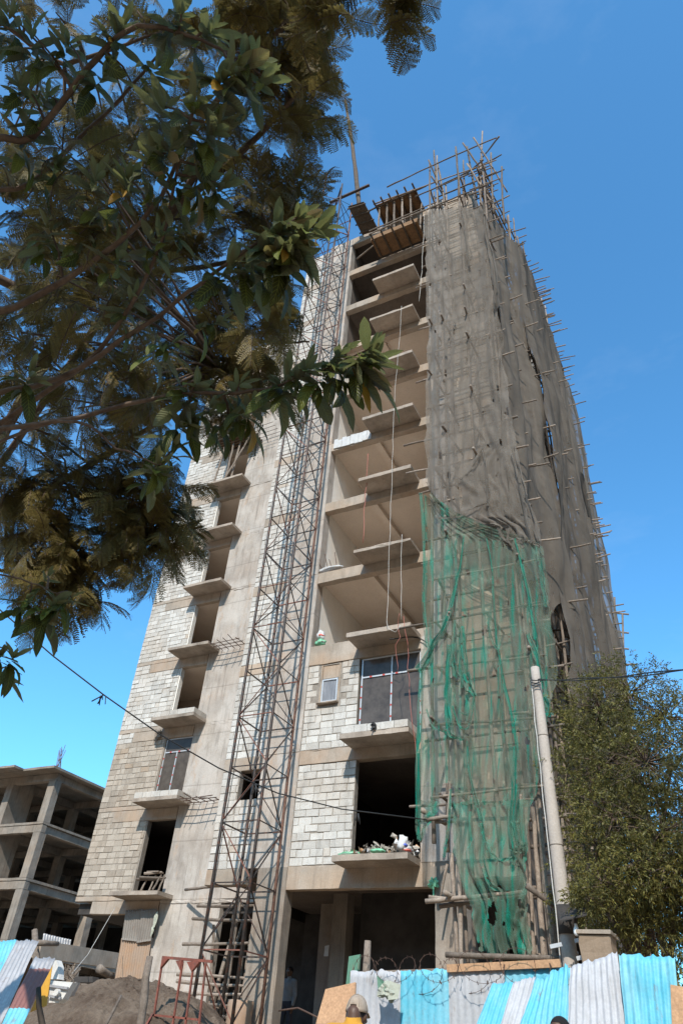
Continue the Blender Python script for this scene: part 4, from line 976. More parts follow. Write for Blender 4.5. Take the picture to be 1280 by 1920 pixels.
for (x, s) in ((306,1),(343,-1),(364,1),(364,-1)):
    a = PY(x, 1797+(x-306)*.1, Yf); MB().add([a+Vector((0,-.035,0)), a+Vector((s*.14,-.035,-.01)), a+Vector((0,-.035,-.16)), a+Vector((0,.03,0)), a+Vector((s*.14,.03,-.01)), a+Vector((0,.03,-.16))], [(0,1,2),(5,4,3),(0,3,4,1),(1,4,5,2),(2,5,3,0)]).build('gusset', MAT['red_frame'], rf)
b = MB(); b.pole(PY(258,1960,9.6), PY(281,1793,9.6), .062, .03, .8); tag(b.build('timber_post', MAT['wood'], smooth=True), 'pale knotty timber post standing in front of the soil mound', 'post')
b = MB(); b.pole(PY(192,1935,9.0), PY(229,1867,9.3), .022, .01); tag(b.build('stick', MAT['wood'], smooth=True), 'thin pale stick stuck in the soil mound', 'stick')
b = MB(); b.pole(PY(82,1960,8.0), PY(72,1852,8.0), .045, .01); tag(b.build('fence_post', MAT['wood_dark'], smooth=True), 'dark round post in front of the banded sheet', 'post')
b = MB(); b.pole(PY(72,1850,9.3), PY(66,1744,9.3), .06, .02); tag(b.build('fence_post', MAT['wood'], smooth=True), 'short cut timber post behind the bare grey sheet', 'post')
b = MB(); b.pole(PY(72,1768,9.2), PY(109,1770,9.6), .045, .03); tag(b.build('log', MAT['wood'], smooth=True), 'short round log resting level behind the bare grey sheet', 'log')
for i, (pts, lab) in enumerate([([(150,1834),(214,1850)], 'weathered plank lying below the left wing, upper one'), ([(146,1842),(206,1858)], 'weathered plank lying below the left wing, lower one')]):
    tag(MB().bar(PY(*pts[0], 17.5), PY(*pts[1], 17.2), .3, .06, tone=.4+.3*i).build('plank', MAT['wood']), lab, 'plank')
b = MB(); b.pole(PY(186,1816,16.8), PY(212,1834,17.4), .1, .02); tag(b.build('log', MAT['wood'], smooth=True), 'cut log sticking up from the planks below the left wing', 'log')
tag(pq(MB(), [(139,1831),(174,1831),(174,1842),(138,1842)], 16.6, .25).build('timber_block', MAT['dark']), 'dark block lying on the crest of the soil mound', 'block')
b = MB()
for i in range(70):
    a = PY(125+J(14), 1836+J(3), 10.6); b.tube([a, a+Vector((J(.12), J(.05), random.uniform(.02,.2)))], .006, 4)
tag(b.build('brush_heap', MAT['wood']), 'small heap of dry pale brush above the white machine', 'brush')
# sheets closing the ground opening of the left wing
sheet('corrugated_sheet', 'rusty corrugated sheet closing the lower part of the left ground opening', 'metal sheet', [PY(228,1759,21.8), PY(285,1757,21.8), Vector((-17.95,21.8,.0)), Vector((-19.2,21.8,.0))], ['rustsheet'], amp=.012, pitch=.1, group='sheets on the ground opening')
sheet('corrugated_sheet', 'greyish corrugated sheet hung across the top of the left ground opening', 'metal sheet', [PY(236,1706,21.74), PY(268,1705,21.74), PY(262,1766,21.74), PY(228,1762,21.74)], ['oldsheet'], amp=.012, pitch=.1, group='sheets on the ground opening')
sheet('corrugated_sheet', 'brown ragged corrugated sheet hung beside a cloth in the left ground opening', 'metal sheet', [PY(266,1706,21.7), PY(295,1704,21.7), PY(284,1764,21.7), PY(256,1768,21.7)], ['oldsheet'], amp=.012, pitch=.1, group='sheets on the ground opening')
b = MB(); c = PY(292,1724,21.6); crumple(b, c, .06, .04, .2, rough=.7); crumple(b, c+Vector((-.04,0,-.32)), .04, .03, .14, rough=.7)
tag(b.build('cloth_rag', MAT['bag']), 'dusty rag hanging at the corner of the ragged brown sheet', 'rag')
# rubbish, sacks, trestles
b = MB(); 
for i in range(210):
    t = random.random(); x = -9.0+1.8*t; y = random.uniform(17.25, 18.6); z = 4.14+random.uniform(0,.10)+.22*math.exp(-((t-.55)/.3)**2)*random.random()+(.25 if t > .8 else 0)*random.random()
    s = random.uniform(.03,.12); c = Vector((x,y,z)); u = Vector((J(1),J(1),J(1))).normalized(); w = u.cross(Vector((J(1),J(1),J(1)))).normalized()
    mi = 0 if random.random() < .72 else random.choice((1,2,3))
    b.add([c-u*s-w*s*.6, c+u*s-w*s*.5, c+u*s*.8+w*s*.6, c-u*s*.9+w*s*.7, c+u.cross(w)*s*.5], [(0,1,4),(1,2,4),(2,3,4),(3,0,4),(3,2,1,0)], mi, random.random())
o = b.build('rubble_heap', [MAT['rubble'], MAT['ply'], MAT['sack'], MAT['wood_dark']]); tag(o, 'heap of broken rubble and scraps on the lowest bay balcony', 'rubble')
def sack(label, c, r, mats, name='sack', group=None):
    b = MB(); crumple(b, c, *r, 0, rough=.4, n=14)
    crumple(b, (c[0]+r[0]*.15, c[1]-r[1]*.3, c[2]-r[2]*.15), r[0]*.85, r[1]*.8, r[2]*.3, 1, rough=.4, n=9)
    tag(b.build(name, [MAT[m] for m in mats], smooth=True), label, 'sack', group)
sack('white sack with a blue print at the right end of the rubble heap', (-7.32,17.42,4.36), (.13,.15,.2), ['sack','sackblue'])
sack('white sack with red spots slumped below the blue printed sack', (-7.25,17.5,4.24), (.12,.16,.1), ['sack','sackred'])
sack('flat light green sack lying on the lowest bay balcony rim', (-8.75,17.4,4.19), (.3,.12,.05), ['sackgreen','sack'])
sack('dark green scrap of sack in the middle of the rubble heap', (-7.95,17.35,4.22), (.18,.1,.05), ['sackgreen','greenboard'])
sack('white and red sack lying on a green one at the third bay ledge', (-10.6,18.1,10.98), (.12,.11,.18), ['sack','sackred'])
sack('green sack on the bay ledge beside the mast under a white one', (-10.56,18.08,10.7), (.17,.13,.11), ['sackgreen','sack'])
sack('pale green crumpled sheet on the fourth floor ledge of the bay', (-10.45,18.1,13.5), (.45,.15,.1), ['sack','sack'], 'plastic_sheet')
b = MB()
for k in range(4): b.tube([(-10.7+k*.17,18.1,13.4),(-10.9+k*.2,18.0,14.0+J(.2))], .012, 5)
tag(b.build('rebar_bundle', MAT['rebar']), 'short rebar ends standing on the fourth floor ledge of the bay', 'rebar')
tr = thing('timber_trestle', 'rough timber trestles stacked on the lowest left wing balcony', 'trestle', (-18.2, 21.3, 4.22))
zt = 4.23
for x in (-18.45, -18.15, -17.9, -17.75): MB().pole((x-.05, 21.2+J(.1), zt), (x+.05, 21.3, zt+.5), .035, .02).build('leg', MAT['wood'], tr)
for (z, x0, x1) in ((zt+.33,-18.75,-17.75),(zt+.42,-18.6,-17.65),(zt+.55,-18.45,-17.85)): MB().pole((x0, 21.15+J(.1), z+J(.04)), (x1, 21.3, z+J(.04)), .045, .02).build('rail', MAT['wood'], tr)
MB().box(-18.4, -17.9, 21.15, 21.45, zt+.56, zt+.6).build('top', MAT['wood'], tr)
b = MB(); c = PY(295,1378,21.8); crumple(b, c, .12, .08, .18, rough=.8); tag(b.build('cloth_rag', MAT['grey']), 'twisted grey rag stuck in the lintel above the glazed left window', 'rag')
b = MB(); c = PY(700,1361,17.12); crumple(b, c, .06, .05, .08, rough=.9); b.tube([c, c+Vector((-.04,-.05,-.16))], .02, 5); tag(b.build('cable_loop', MAT['cable']), 'knotted black scrap on the block kerb below the large window', 'cable')
rope('dark loose wire running across the underside of the third bay balcony', [PY(730,1198,17.3), PY(760,1195,17.6), PY(785,1196,17.9), PY(800,1205,17.9)], .018, 'cable', 'wire', 'wire', .03)
# poles stacked under the mast zone
st = thing('pole_props', 'crowd of timber props and cross pieces filling the recess behind the mast foot', 'props', (-12.6, 18.6, .7))
for i in range(12):
    x = -13.4+i*.15; MB().pole((x+J(.1), 18.2+random.random()*1.2, .5), (x+.1+J(.25), 18.3+random.random()*1.2, random.uniform(2.6,3.9)), .055, .03).build('prop', MAT['wood'], st)
for i, z in enumerate((.8,1.0,1.2,1.45,1.6,2.3,2.9,3.2)): MB().pole((-13.9+J(.2), 18.15+J(.1), z), (-12.0+J(.2), 18.3+J(.2), z+J(.06)), .045, .03).build('cross_pole', MAT['wood'], st)
b = MB(); lathe(b, PY(445,1935,17.6), [(.001,0),(.3,0),(.31,.1),(.3,.3),(.32,.6),(.3,.62),(.28,.6),(.27,.1)], 18); tag(b.build('oil_drum', MAT['rustsheet'], smooth=True), 'rusty orange drum standing at the foot of the hoist mast', 'drum')
rope('loose bent rods lying in the dark doorway by the pillar', [PY(522,1895,17), PY(560,1890,17), PY(600,1910,16.5)], .02, 'rebar', 'rod', 'rod')
b = MB(); b.pole(PY(348,1668,21.5), PY(465,1650,19.8), .05, .02); tag(b.build('timber_pole', MAT['wood'], smooth=True), 'level pole tied across the lower shear wall behind the mast', 'pole')
board('paper_notice', 'small white paper sheet fixed to the dark inner column of the door bay', [PY(609,1774,20.45), PY(617,1772,20.45), PY(615,1793,20.45), PY(607,1793,20.45)], 'sack', .005)
b = MB(); c = PY(812,1655,17.9); crumple(b, c, .1, .06, .1, rough=.9); b.tube([c, c+Vector((.02,-.05,-.35))], .02, 5); tag(b.build('plastic_tatter', MAT['sackgreen']), 'green plastic tatter caught at the corner of the door lintel', 'plastic')

# ------------------------------------------------------------------ unfinished frame building on the left
lb = thing('unfinished_frame_building', 'low grey concrete frame building without walls at the left edge', 'building', (-42, 38, 1))
LX, LY = -38.2, 33.5; LZ = [4.35, 7.55, 10.72, 13.85]
colx = [LX-.6, -42.6, -47.0, -51.5, -56]; coly = [LY, 39.2, 44.9, 50.5]
for i, z in enumerate(LZ):
    b = MB(); b.rbox(-57, LX+(.5 if i == 3 else .02), LY-(.9 if i == 3 else .02), 51.2, z-.16, z, amp=.02, step=.6); b.build('floor_slab', MAT['grey'], lb)
    if i == 3: b = MB(); b.rbox(-43.5, LX-2.2, LY-1.7, LY-.91, z-.16, z, amp=.02); b.build('canopy', MAT['grey'], lb)
    for j, y in enumerate(coly): b = MB(); b.rbox(-57, LX, y+.02, y+.4, z-.62, z-.163, amp=.015); b.build('beam', MAT['grey'], lb)
    for x in colx: b = MB(); b.rbox(x+.1, x+.5, LY+.41, 50.4, z-.61, z-.166, amp=.015); b.build('beam', MAT['grey'], lb)
    z0 = LZ[i-1] if i else 0.2
    for a, x in enumerate(colx):
        for c_, y in enumerate(coly):
            if a in (0, 1, 2, 3) or c_ == 0:
                deep = 1.9 if (a in (1, 3) and c_ == 0) else .55
                b = MB(); b.rbox(x, x+.6, y+.001, y+deep, z0+.003, z-.163 if deep > 1 else z-.63, amp=.012); b.build('column', MAT['grey'], lb)
    b = MB(); b.box(-57, LX-.3, 47, 47.2, z0, z-.63); b.build('back_wall', MAT['dark'], lb)  # added near-black sheet, paints the depth of the frame as shade
for (x, y) in ((LX-.4, LY+.25),):
    for k in range(8): b = MB(); b.tube([(x+J(.25), y+J(.25), LZ[3]), (x+J(.3), y+J(.3), LZ[3]+1.5+J(.25))], .018, 5); b.build('rebar', MAT['rust'], lb)
sheet('corrugated_sheet', 'grey corrugated sheet standing inside the dark ground floor of the frame building', 'metal sheet', [PY(82,1750,36), PY(134,1762,37.5), PY(130,1785,37.5), PY(78,1780,36)], ['greyzinc'], amp=.02, pitch=.16)
MB().bar(PY(70,1779,33.0), PY(222,1802,40), .5, .8).build('edge_beam', MAT['beam'], lb)
rope('thin cord slanting across the dark ground floor of the left wing', [PY(216,1702,20.5), PY(165,1790,17), PY(132,1830,13)], .008, 'rope', 'cord', 'cord', 0.)
# distant block and its scaffold past the right corner
db = thing('distant_building', 'pale grey building glimpsed behind the bushy tree at the right edge', 'building', (6, 40, 1))
b = MB(); b.box(.8, 14, 44, 54, 0, 9.5); b.build('wall', MAT['lamp_pole'], db)
for i in range(4):
    for k in range(3): MB().box(1.6+i*2.6, 2.9+i*2.6, 43.97, 44.02, 1.5+k*2.7, 3.1+k*2.7).build('window', MAT['glass'], db)
ds = thing('distant_scaffold', 'far thin scaffold with a bluish net seen just past the right corner of the building', 'scaffold', PY(1160,1250,60))
for x in (1140, 1153, 1168): q0 = PY(x+2, 1300, 60); MB().tube([(q0.x, q0.y, -.8), q0, PY(x-2, 1120+abs(x-1153)*2, 60)], .09, 6).build('upright', MAT['wood'], ds)
for y in (1150, 1185, 1215, 1245, 1290, 1340, 1400, 1470, 1550, 1640): MB().tube([PY(1130, y-3, 60), PY(1178, y+2, 60)], .08, 6).build('ledger', MAT['wood'], ds)
MB().add([PY(1141,1180,60.5), PY(1163,1182,60.5), PY(1172,1270,60.5), PY(1150,1270,60.5)], [(0,1,2,3)]).build('net', MAT['sidenet'], ds)

# ------------------------------------------------------------------ people
def capsule(mb, a, c, ra, rc, n=14):
    a = Vector(a); c = Vector(c); d = (c-a); L = max(d.length, 1e-4); d.normalize(); pts = []; rs = []
    for k in range(5): t = k/4*math.pi/2; pts.append(a-d*ra*math.cos(t)); rs.append(max(.002, ra*math.sin(t)))
    for k in range(1, 5): t = k/5; pts.append(a.lerp(c, t)); rs.append(ra+(rc-ra)*t)
    for k in range(5): t = k/4*math.pi/2; pts.append(c+d*rc*math.sin(t)); rs.append(max(.002, rc*math.cos(t)))
    mb.tube(pts, rs, n)
def ell(mb, c, r, n=12):
    prof = [(max(.02, math.sin(math.pi*i/n)), -math.cos(math.pi*i/n)) for i in range(n+1)]; vs = []; m = 18
    for (q, z) in prof: vs += [(c[0]+r[0]*q*math.cos(2*math.pi*k/m), c[1]+r[1]*q*math.sin(2*math.pi*k/m), c[2]+r[2]*z) for k in range(m)]
    mb.add(vs, [(i*m+k, i*m+(k+1)%m, (i+1)*m+(k+1)%m, (i+1)*m+k) for i in range(n) for k in range(m)]+[tuple(range(m-1,-1,-1)), tuple(n*m+k for k in range(m))])
def remesh(o, v, smooth=4):
    m = o.modifiers.new('join', 'REMESH'); m.mode = 'VOXEL'; m.voxel_size = v; m.use_smooth_shade = True
    s = o.modifiers.new('soften', 'SMOOTH'); s.iterations = smooth; s.factor = .5
def person(label, loc, rz, H, shirt, cap=None, arms=((.08,.02),(.08,.02)), stride=.06, bow=0.):
    k = H/1.75; root = thing('person', label, 'person', loc); rot = Matrix.Rotation(rz, 4, 'Z')
    def place(mb, name, mat, v, sm=4):
        mb.v = [tuple((rot @ (Vector(p)*k))) for p in mb.v]
        o = mb.build(name, MAT[mat], None, smooth=True); o.parent = root; o.location = (0,0,0); fix_normals(o)
        if v: remesh(o, v*k, sm)
        return o
    b = MB(); sh = MB(); tr_ = MB(); so = MB()
    hip = [(-.09,0,.92),(.09,0,.92)]
    for i, s in ((0,-1),(1,1)):
        f = stride*s; kn = (.1*s, f*.8+.02, .5); an = (.1*s, f-.02, .09)
        capsule(b, hip[i], kn, .082, .056); capsule(b, kn, an, .054, .038); capsule(b, (an[0], an[1]-.02, .045), (an[0]+.01*s, an[1]+.17, .03), .04, .03)
        capsule(tr_, hip[i], kn, .1, .075); capsule(tr_, kn, (an[0], an[1], .1), .073, .062)
        capsule(so, (an[0], an[1]-.03, .045), (an[0]+.01*s, an[1]+.18, .035), .048, .04)
        sx = (.185*s, -.01, 1.41); el = (.225*s, -.02+arms[i][1]*.3, 1.13); wr = (.23*s, .06+arms[i][1], .88)
        capsule(b, sx, el, .05, .038); capsule(b, el, wr, .038, .027)
        capsule(sh, sx, el, .066, .055); capsule(sh, el, (wr[0], wr[1]-.008, wr[2]+.03), .055, .042)
        # palm, four curled fingers and a thumb from its side
        px_, py_, pz_ = wr; ell(b, (px_, py_+.012, pz_-.055), (.018, .036, .05))
        for q in range(4):
            y = py_-.018+q*.02; L = (.062,.078,.082,.072)[q]
            m1 = (px_-.004*s, y+.004, pz_-.1-L*.35); m2 = (px_-.016*s, y+.006, pz_-.1-L*.72); m3 = (px_-.032*s, y+.006, pz_-.1-L*.9)
            capsule(b, (px_, y, pz_-.085), m1, .0105, .0095, 8); capsule(b, m1, m2, .0095, .0085, 8); capsule(b, m2, m3, .0085, .007, 8)
        capsule(b, (px_-.006*s, py_+.03, pz_-.03), (px_-.018*s, py_+.062, pz_-.07), .0125, .0105, 8); capsule(b, (px_-.018*s, py_+.062, pz_-.07), (px_-.024*s, py_+.066, pz_-.1), .0105, .008, 8)
    ell(b, (0,0,.95), (.155,.105,.12)); ell(b, (0,.0,1.12), (.135,.095,.2)); ell(b, (0,-.005,1.3), (.17,.11,.17)); capsule(b, (-.16,-.01,1.42), (.16,-.01,1.42), .052, .052)
    ell(tr_, (0,0,.95), (.17,.12,.12)); ell(sh, (0,0,1.0), (.165,.12,.14)); ell(sh, (0,0,1.14), (.155,.115,.2)); ell(sh, (0,-.005,1.3), (.185,.125,.17)); capsule(sh, (-.165,-.01,1.415), (.165,-.01,1.415), .066, .066); capsule(sh, (0,-.005,1.45), (0,.0,1.49), .075, .066)
    capsule(b, (0,-.012,1.42), (0,.0,1.55), .058, .054)
    nb = len(b.v); hc = (0, .015, 1.63)
    def bowed(mb, i0=0): mb.v[i0:] = [(p[0], p[1]+bow*.8+(p[2]-1.63)*bow*2, p[2]-bow-(p[1])*bow*2) for p in mb.v[i0:]]
    ell(b, hc, (.074,.094,.112)); ell(b, (0,.045,1.575), (.052,.058,.058))            # skull and jaw
    capsule(b, (0,.104,1.635), (0,.122,1.598), .011, .017); ell(b, (0,.112,1.596), (.021,.014,.011))   # nose
    capsule(b, (-.04,.096,1.655), (.04,.096,1.655), .011, .011)                          # brow
    capsule(b, (-.022,.1,1.562), (.022,.1,1.562), .008, .008); capsule(b, (-.02,.099,1.55), (.02,.099,1.55), .009, .009)   # lips
    ell(b, (0,.088,1.528), (.024,.02,.018))
    for s in (-1, 1): ell(b, (.077*s,.005,1.62), (.011,.02,.032)); ell(b, (.05*s,.075,1.605), (.022,.02,.02))
    bowed(b, nb); place(b, 'body', 'skin', .0085)
    e = MB()
    for s in (-1, 1): ell(e, (.032*s,.098,1.637), (.014,.009,.009), 8)
    bowed(e); place(e, 'eyes', 'sack', 0)
    h = MB(); ell(h, (0,.004,1.655), (.081,.098,.098))
    import bmesh
    gone = {i for i, q in enumerate(h.v) if q[2] < 1.6+.6*max(0, q[1]) or (q[1] > .07 and q[2] < 1.7)}
    keep = [i for i, f in enumerate(h.f) if not gone & set(f)]; h.f = [h.f[i] for i in keep]; h.m = [0]*len(keep); h.t = [.5]*len(keep)
    bowed(h); place(h, 'hair', 'hair', 0)
    place(sh, 'shirt', shirt, .012, 5); place(tr_, 'trousers', 'trousers', .013, 5); place(so, 'shoes', 'shoe', .01)
    if cap:
        c = MB(); n = 20; vs = []
        for i in range(9):
            th = i/8*1.62
            for q in range(n):
                a = 2*math.pi*q/n; front = math.sin(a)
                vs.append((.086*math.sin(th)*math.cos(a), .004+.108*math.sin(th)*math.sin(a), 1.645+.112*math.cos(th)+(.012*front if i > 5 else 0)))
        fs = [(i*n+q, (i+1)*n+q, (i+1)*n+(q+1)%n, i*n+(q+1)%n) for i in range(8) for q in range(n) if not (i >= 6 and q in (14,15))]
        c.add(vs, fs)
        c.add([(.07*math.cos(t), .095+.0*t+.02*math.sin(t), 1.665) for t in np.linspace(0, math.pi, 9)]+[(.078*math.cos(t), .105+.085*math.sin(t), 1.652-.01*abs(math.cos(t))) for t in np.linspace(0, math.pi, 9)], [(q, q+1, q+10, q+9) for q in range(8)])
        for q in range(6): a = 2*math.pi*q/6; c.tube([(.088*math.sin(t)*math.cos(a), .004+.11*math.sin(t)*math.sin(a), 1.646+.114*math.cos(t)) for t in np.linspace(.05, 1.45, 7)], .0022, 5)
        ell(c, (0,.004,1.759), (.009,.009,.006), 6)
        bowed(c); o = place(c, 'cap', cap, 0); m = o.modifiers.new('thick', 'SOLIDIFY'); m.thickness = .004
    return root
d = ray(665, 1857)/F*6.0; person('person seen from behind in a beige cap and mustard shirt before the fence', (d[0], d[1], -1.3), R(8), d[2]+1.3+.06, 'shirt_y', 'cap', bow=.085)
d = ray(1048, 1903)/F*6.3; person('person with short black hair whose head just shows below the loose sheets', (d[0], d[1], -1.3), R(150), (d[2]+1.3)/1.005, 'shirt_g', None)
d = ray(545, 1812); d = d/d[1]*20.4; person('person in a grey long sleeved shirt standing in the dark doorway by the pillar', (d[0], d[1], .25), R(170), d[2]-.25, 'shirt_d', None, ((.08,.0),(.08,.0)))

# ------------------------------------------------------------------ foliage
def mesh_np(name, V, Fq, tone, uv, mats, parent, mi=None):
    me = bpy.data.meshes.new(name); n = len(V); f = len(Fq)
    me.vertices.add(n); me.vertices.foreach_set('co', np.asarray(V, np.float32).ravel())
    me.loops.add(f*4); me.loops.foreach_set('vertex_index', np.asarray(Fq, np.int32).ravel())
    me.polygons.add(f); me.polygons.foreach_set('loop_start', np.arange(0, f*4, 4, dtype=np.int32)); me.polygons.foreach_set('loop_total', np.full(f, 4, np.int32))
    me.polygons.foreach_set('use_smooth', np.ones(f, bool))
    for m in mats: me.materials.append(m)
    a = me.attributes.new('tone', 'FLOAT', 'FACE'); a.data.foreach_set('value', np.asarray(tone, np.float32))
    if uv is not None:
        l = me.uv_layers.new(name='UVMap'); l.data.foreach_set('uv', np.asarray(uv, np.float32)[np.asarray(Fq).ravel()].ravel())
    me.update(); me.validate()
    return link(name, me, parent)
def unit(v): return v/(np.linalg.norm(v, axis=-1, keepdims=True)+1e-9)
class Leaves:
    def __init__(s): s.V = []; s.F = []; s.T = []; s.U = []; s.n = 0
    def put(s, V, Fq, T, U): s.V.append(V); s.F.append(Fq+s.n); s.T.append(T); s.U.append(U); s.n += len(V)
    def build(s, name, mat, parent):
        return mesh_np(name, np.concatenate(s.V), np.concatenate(s.F), np.concatenate(s.T), np.concatenate(s.U), [mat], parent)
NL, NW = 9, 6
GF = np.array([(j*(NW+1)+i, j*(NW+1)+i+1, (j+1)*(NW+1)+i+1, (j+1)*(NW+1)+i) for j in range(NL) for i in range(NW)])
def big_leaf(L, base, d, up, length, width, droop, fold, tone, wav):
    """one broad leaf: curved midrib, blades folded up from it, wavy serrated rim"""
    d = unit(d); side = unit(np.cross(d, up)); upv = np.cross(side, d)
    j = np.arange(NL+1)/NL; i = np.arange(NW+1)/NW-.5
    a = droop*j**1.3; seg = np.stack([np.cos(a), -np.sin(a)], 1)/NL*length; pos = np.concatenate([[[0,0]], np.cumsum(seg, 0)[:-1]])
    w = width*np.power(np.sin(np.pi*np.clip(j*.93+.05, 0, 1)**1.05), .75); w[-1] = .002; w[0] = width*.08
    ii, jj = np.meshgrid(i, np.arange(NL+1)); ww = w[jj]*(1+.05*((jj % 2)*2-1)*(abs(ii) > .4))
    sx = ii*2*ww*.5; h = np.abs(ii*2)*ww*fold*.5+wav*np.sin(j[jj]*17+ii*5)*np.abs(ii)*width
    P = base+d*(pos[jj,0])[...,None]+upv*(pos[jj,1]+h)[...,None]+side*sx[...,None]
    U = np.stack([(ii+.5), j[jj]], -1)
    L.put(P.reshape(-1,3), GF, np.full(len(GF), tone), U.reshape(-1,2))
def frond(L, base, d, up, length, npair, lw, tone):
    """bipinnate feather leaf: drooping midrib, paired pinnae, each a double row of tiny leaflets"""
    d = unit(d); side = unit(np.cross(d, up)); upv = np.cross(side, d)
    t = np.linspace(.12, 1, npair); a = 1.15*t**1.4*rng.uniform(.5,1.2)
    rx = np.cumsum(np.cos(a))*length/npair; rz = -np.cumsum(np.sin(a))*length/npair
    R0 = base+d*rx[:,None]+upv*rz[:,None]; tang = d*np.cos(a)[:,None]-upv*np.sin(a)[:,None]
    Vs = []; Ts = []
    pl = length*.38*np.sin(np.pi*(t*.86+.12))**.7
    m = 11; q = (np.arange(m)+.6)/m
    for s in (-1, 1):
        pd = unit(side*s*.75+tang*.72-upv*rng.uniform(.1,.5)+rng.normal(0,.1,(npair,3)))
        pn = unit(np.cross(pd, tang)*s)
        O = R0[:,None,:]+pd[:,None,:]*(pl[:,None]*q)[...,None]-upv*(.25*pl[:,None]*q**2)[...,None]
        ct = np.cross(pn, pd)
        for s2 in (-1, 1):
            ld = unit(ct[:,None,:]*s2+pd[:,None,:]*.55+rng.normal(0,.12,(npair,m,3)))
            ll = (pl[:,None]*.15*(1-.35*q))[...,None]; wd = pd[:,None,:]*(pl[:,None,None]*.036)*lw
            A = O-wd; B_ = O+wd; Cc = O+ld*ll+wd*.8; Dd = O+ld*ll-wd*.8
            Vs.append(np.stack([A, B_, Cc, Dd], 2).reshape(-1,3))
    V = np.concatenate(Vs); f = np.arange(len(V)).reshape(-1,4)
    L.put(V, f, np.clip(tone+rng.normal(0,.1,len(f)), 0, 1), np.tile([[.5,.1],[.5,.2],[.5,.9],[.5,.8]], (len(f),1)))
    return [base]+[R0[k] for k in range(0, npair, 3)]+[R0[-1]]
def sprig(L, base, d, length, n, ll, lw, tone):
    d = unit(d); k = np.arange(n)/n; r = rng.normal(0,1,(n,3)); ld = unit(d*.75+unit(r-d*(r@d)[:,None])*.8+np.array([0,0,-.12]))
    O = base+d*(length*k)[:,None]; sd = unit(np.cross(ld, rng.normal(0,1,(n,3)))); l = ll*rng.uniform(.7,1.2,(n,1)); w = lw*rng.uniform(.8,1.2,(n,1))
    M_ = O+ld*l*.5; V = np.stack([O, M_+sd*w, O+ld*l+np.array([0,0,-.15])*l, M_-sd*w], 1).reshape(-1,3)
    f = np.arange(len(V)).reshape(-1,4); L.put(V, f, np.clip(tone+rng.normal(0,.13,n)+.25*(k > .7), 0, 1), np.tile([[.5,0],[.0,.5],[.5,1],[1,.5]], (n,1)))
UPZ = np.array([0,0,1.])
def curve_tube(b, P, r0, r1, n=7):
    P = [Vector(p) for p in P]; out = []
    for i in range(len(P)-1):
        p0 = P[max(i-1,0)]; p1 = P[i]; p2 = P[i+1]; p3 = P[min(i+2,len(P)-1)]
        for k in range(5):
            q = k/5; out.append(.5*((2*p1)+(p2-p0)*q+(2*p0-5*p1+4*p2-p3)*q*q+(3*p1-p0-3*p2+p3)*q**3))
    out.append(P[-1]); m = len(out); out = [p+Vector((J(.006),J(.006),J(.006))) for p in out]
    b.tube(out, [r0+(r1-r0)*i/(m-1) for i in range(m)], n); return out
def px_of(p): q = CAM @ np.asarray(p); return (640+F*q[0]/q[2], 960+F*q[1]/q[2]) if q[2] > .05 else None
SUN = np.array([math.sin(R(164))*math.cos(R(42)), math.cos(R(164))*math.cos(R(42)), math.sin(R(42))])

# -- the broad-leaved tree (branches reach in from the left)
t1 = thing('broadleaf_tree', 'near tree with big drooping toothed leaves reaching in from the upper left', 'tree', (-4.6, 1.6, -1.3))
tk = MB(); tw = MB(); LV = Leaves()
trunk = curve_tube(tk, [(-4.6,1.6,-1.4),(-4.5,1.7,.4),(-4.35,1.8,1.8),(-4.2,1.9,2.9)], .17, .11, 10)
hub = Vector((-4.2,1.9,2.9)); bpts = []
def pp(*a): return [PD(x, y, d) for x, y, d in a]
for (pts, r) in ((pp((-60,330,4.6),(60,255,4.5),(180,110,4.4),(260,50,4.3),(350,66,4.2),(420,95,4.1)), .03), (pp((-80,640,4.6),(60,560,4.3),(200,470,4.1),(300,370,4.0),(365,200,3.9)), .034),
                 (pp((-60,760,4.4),(150,690,4.2),(285,500,4.0),(335,300,3.9)), .028), (pp((150,690,4.2),(300,590,4.0),(430,490,3.8),(560,405,3.7)), .024),
                 (pp((-60,820,4.2),(110,790,4.0),(320,742,3.8),(470,735,3.7),(570,705,3.6),(690,655,3.5)), .022), (pp((-60,420,5.),(60,340,4.8),(230,180,4.6),(300,100,4.4)), .026),
                 (pp((-60,1050,4.7),(40,1085,4.6),(110,1115,4.6)), .012), (pp((-60,1190,4.3),(0,1212,4.2),(22,1228,4.2)), .009), (pp((110,790,4.),(220,840,3.8),(300,872,3.7)), .014)):
    o = curve_tube(tk, [hub]+pts, r*.8, r*.22); bpts += o[8:]
bp_np = np.array([tuple(p) for p in bpts])
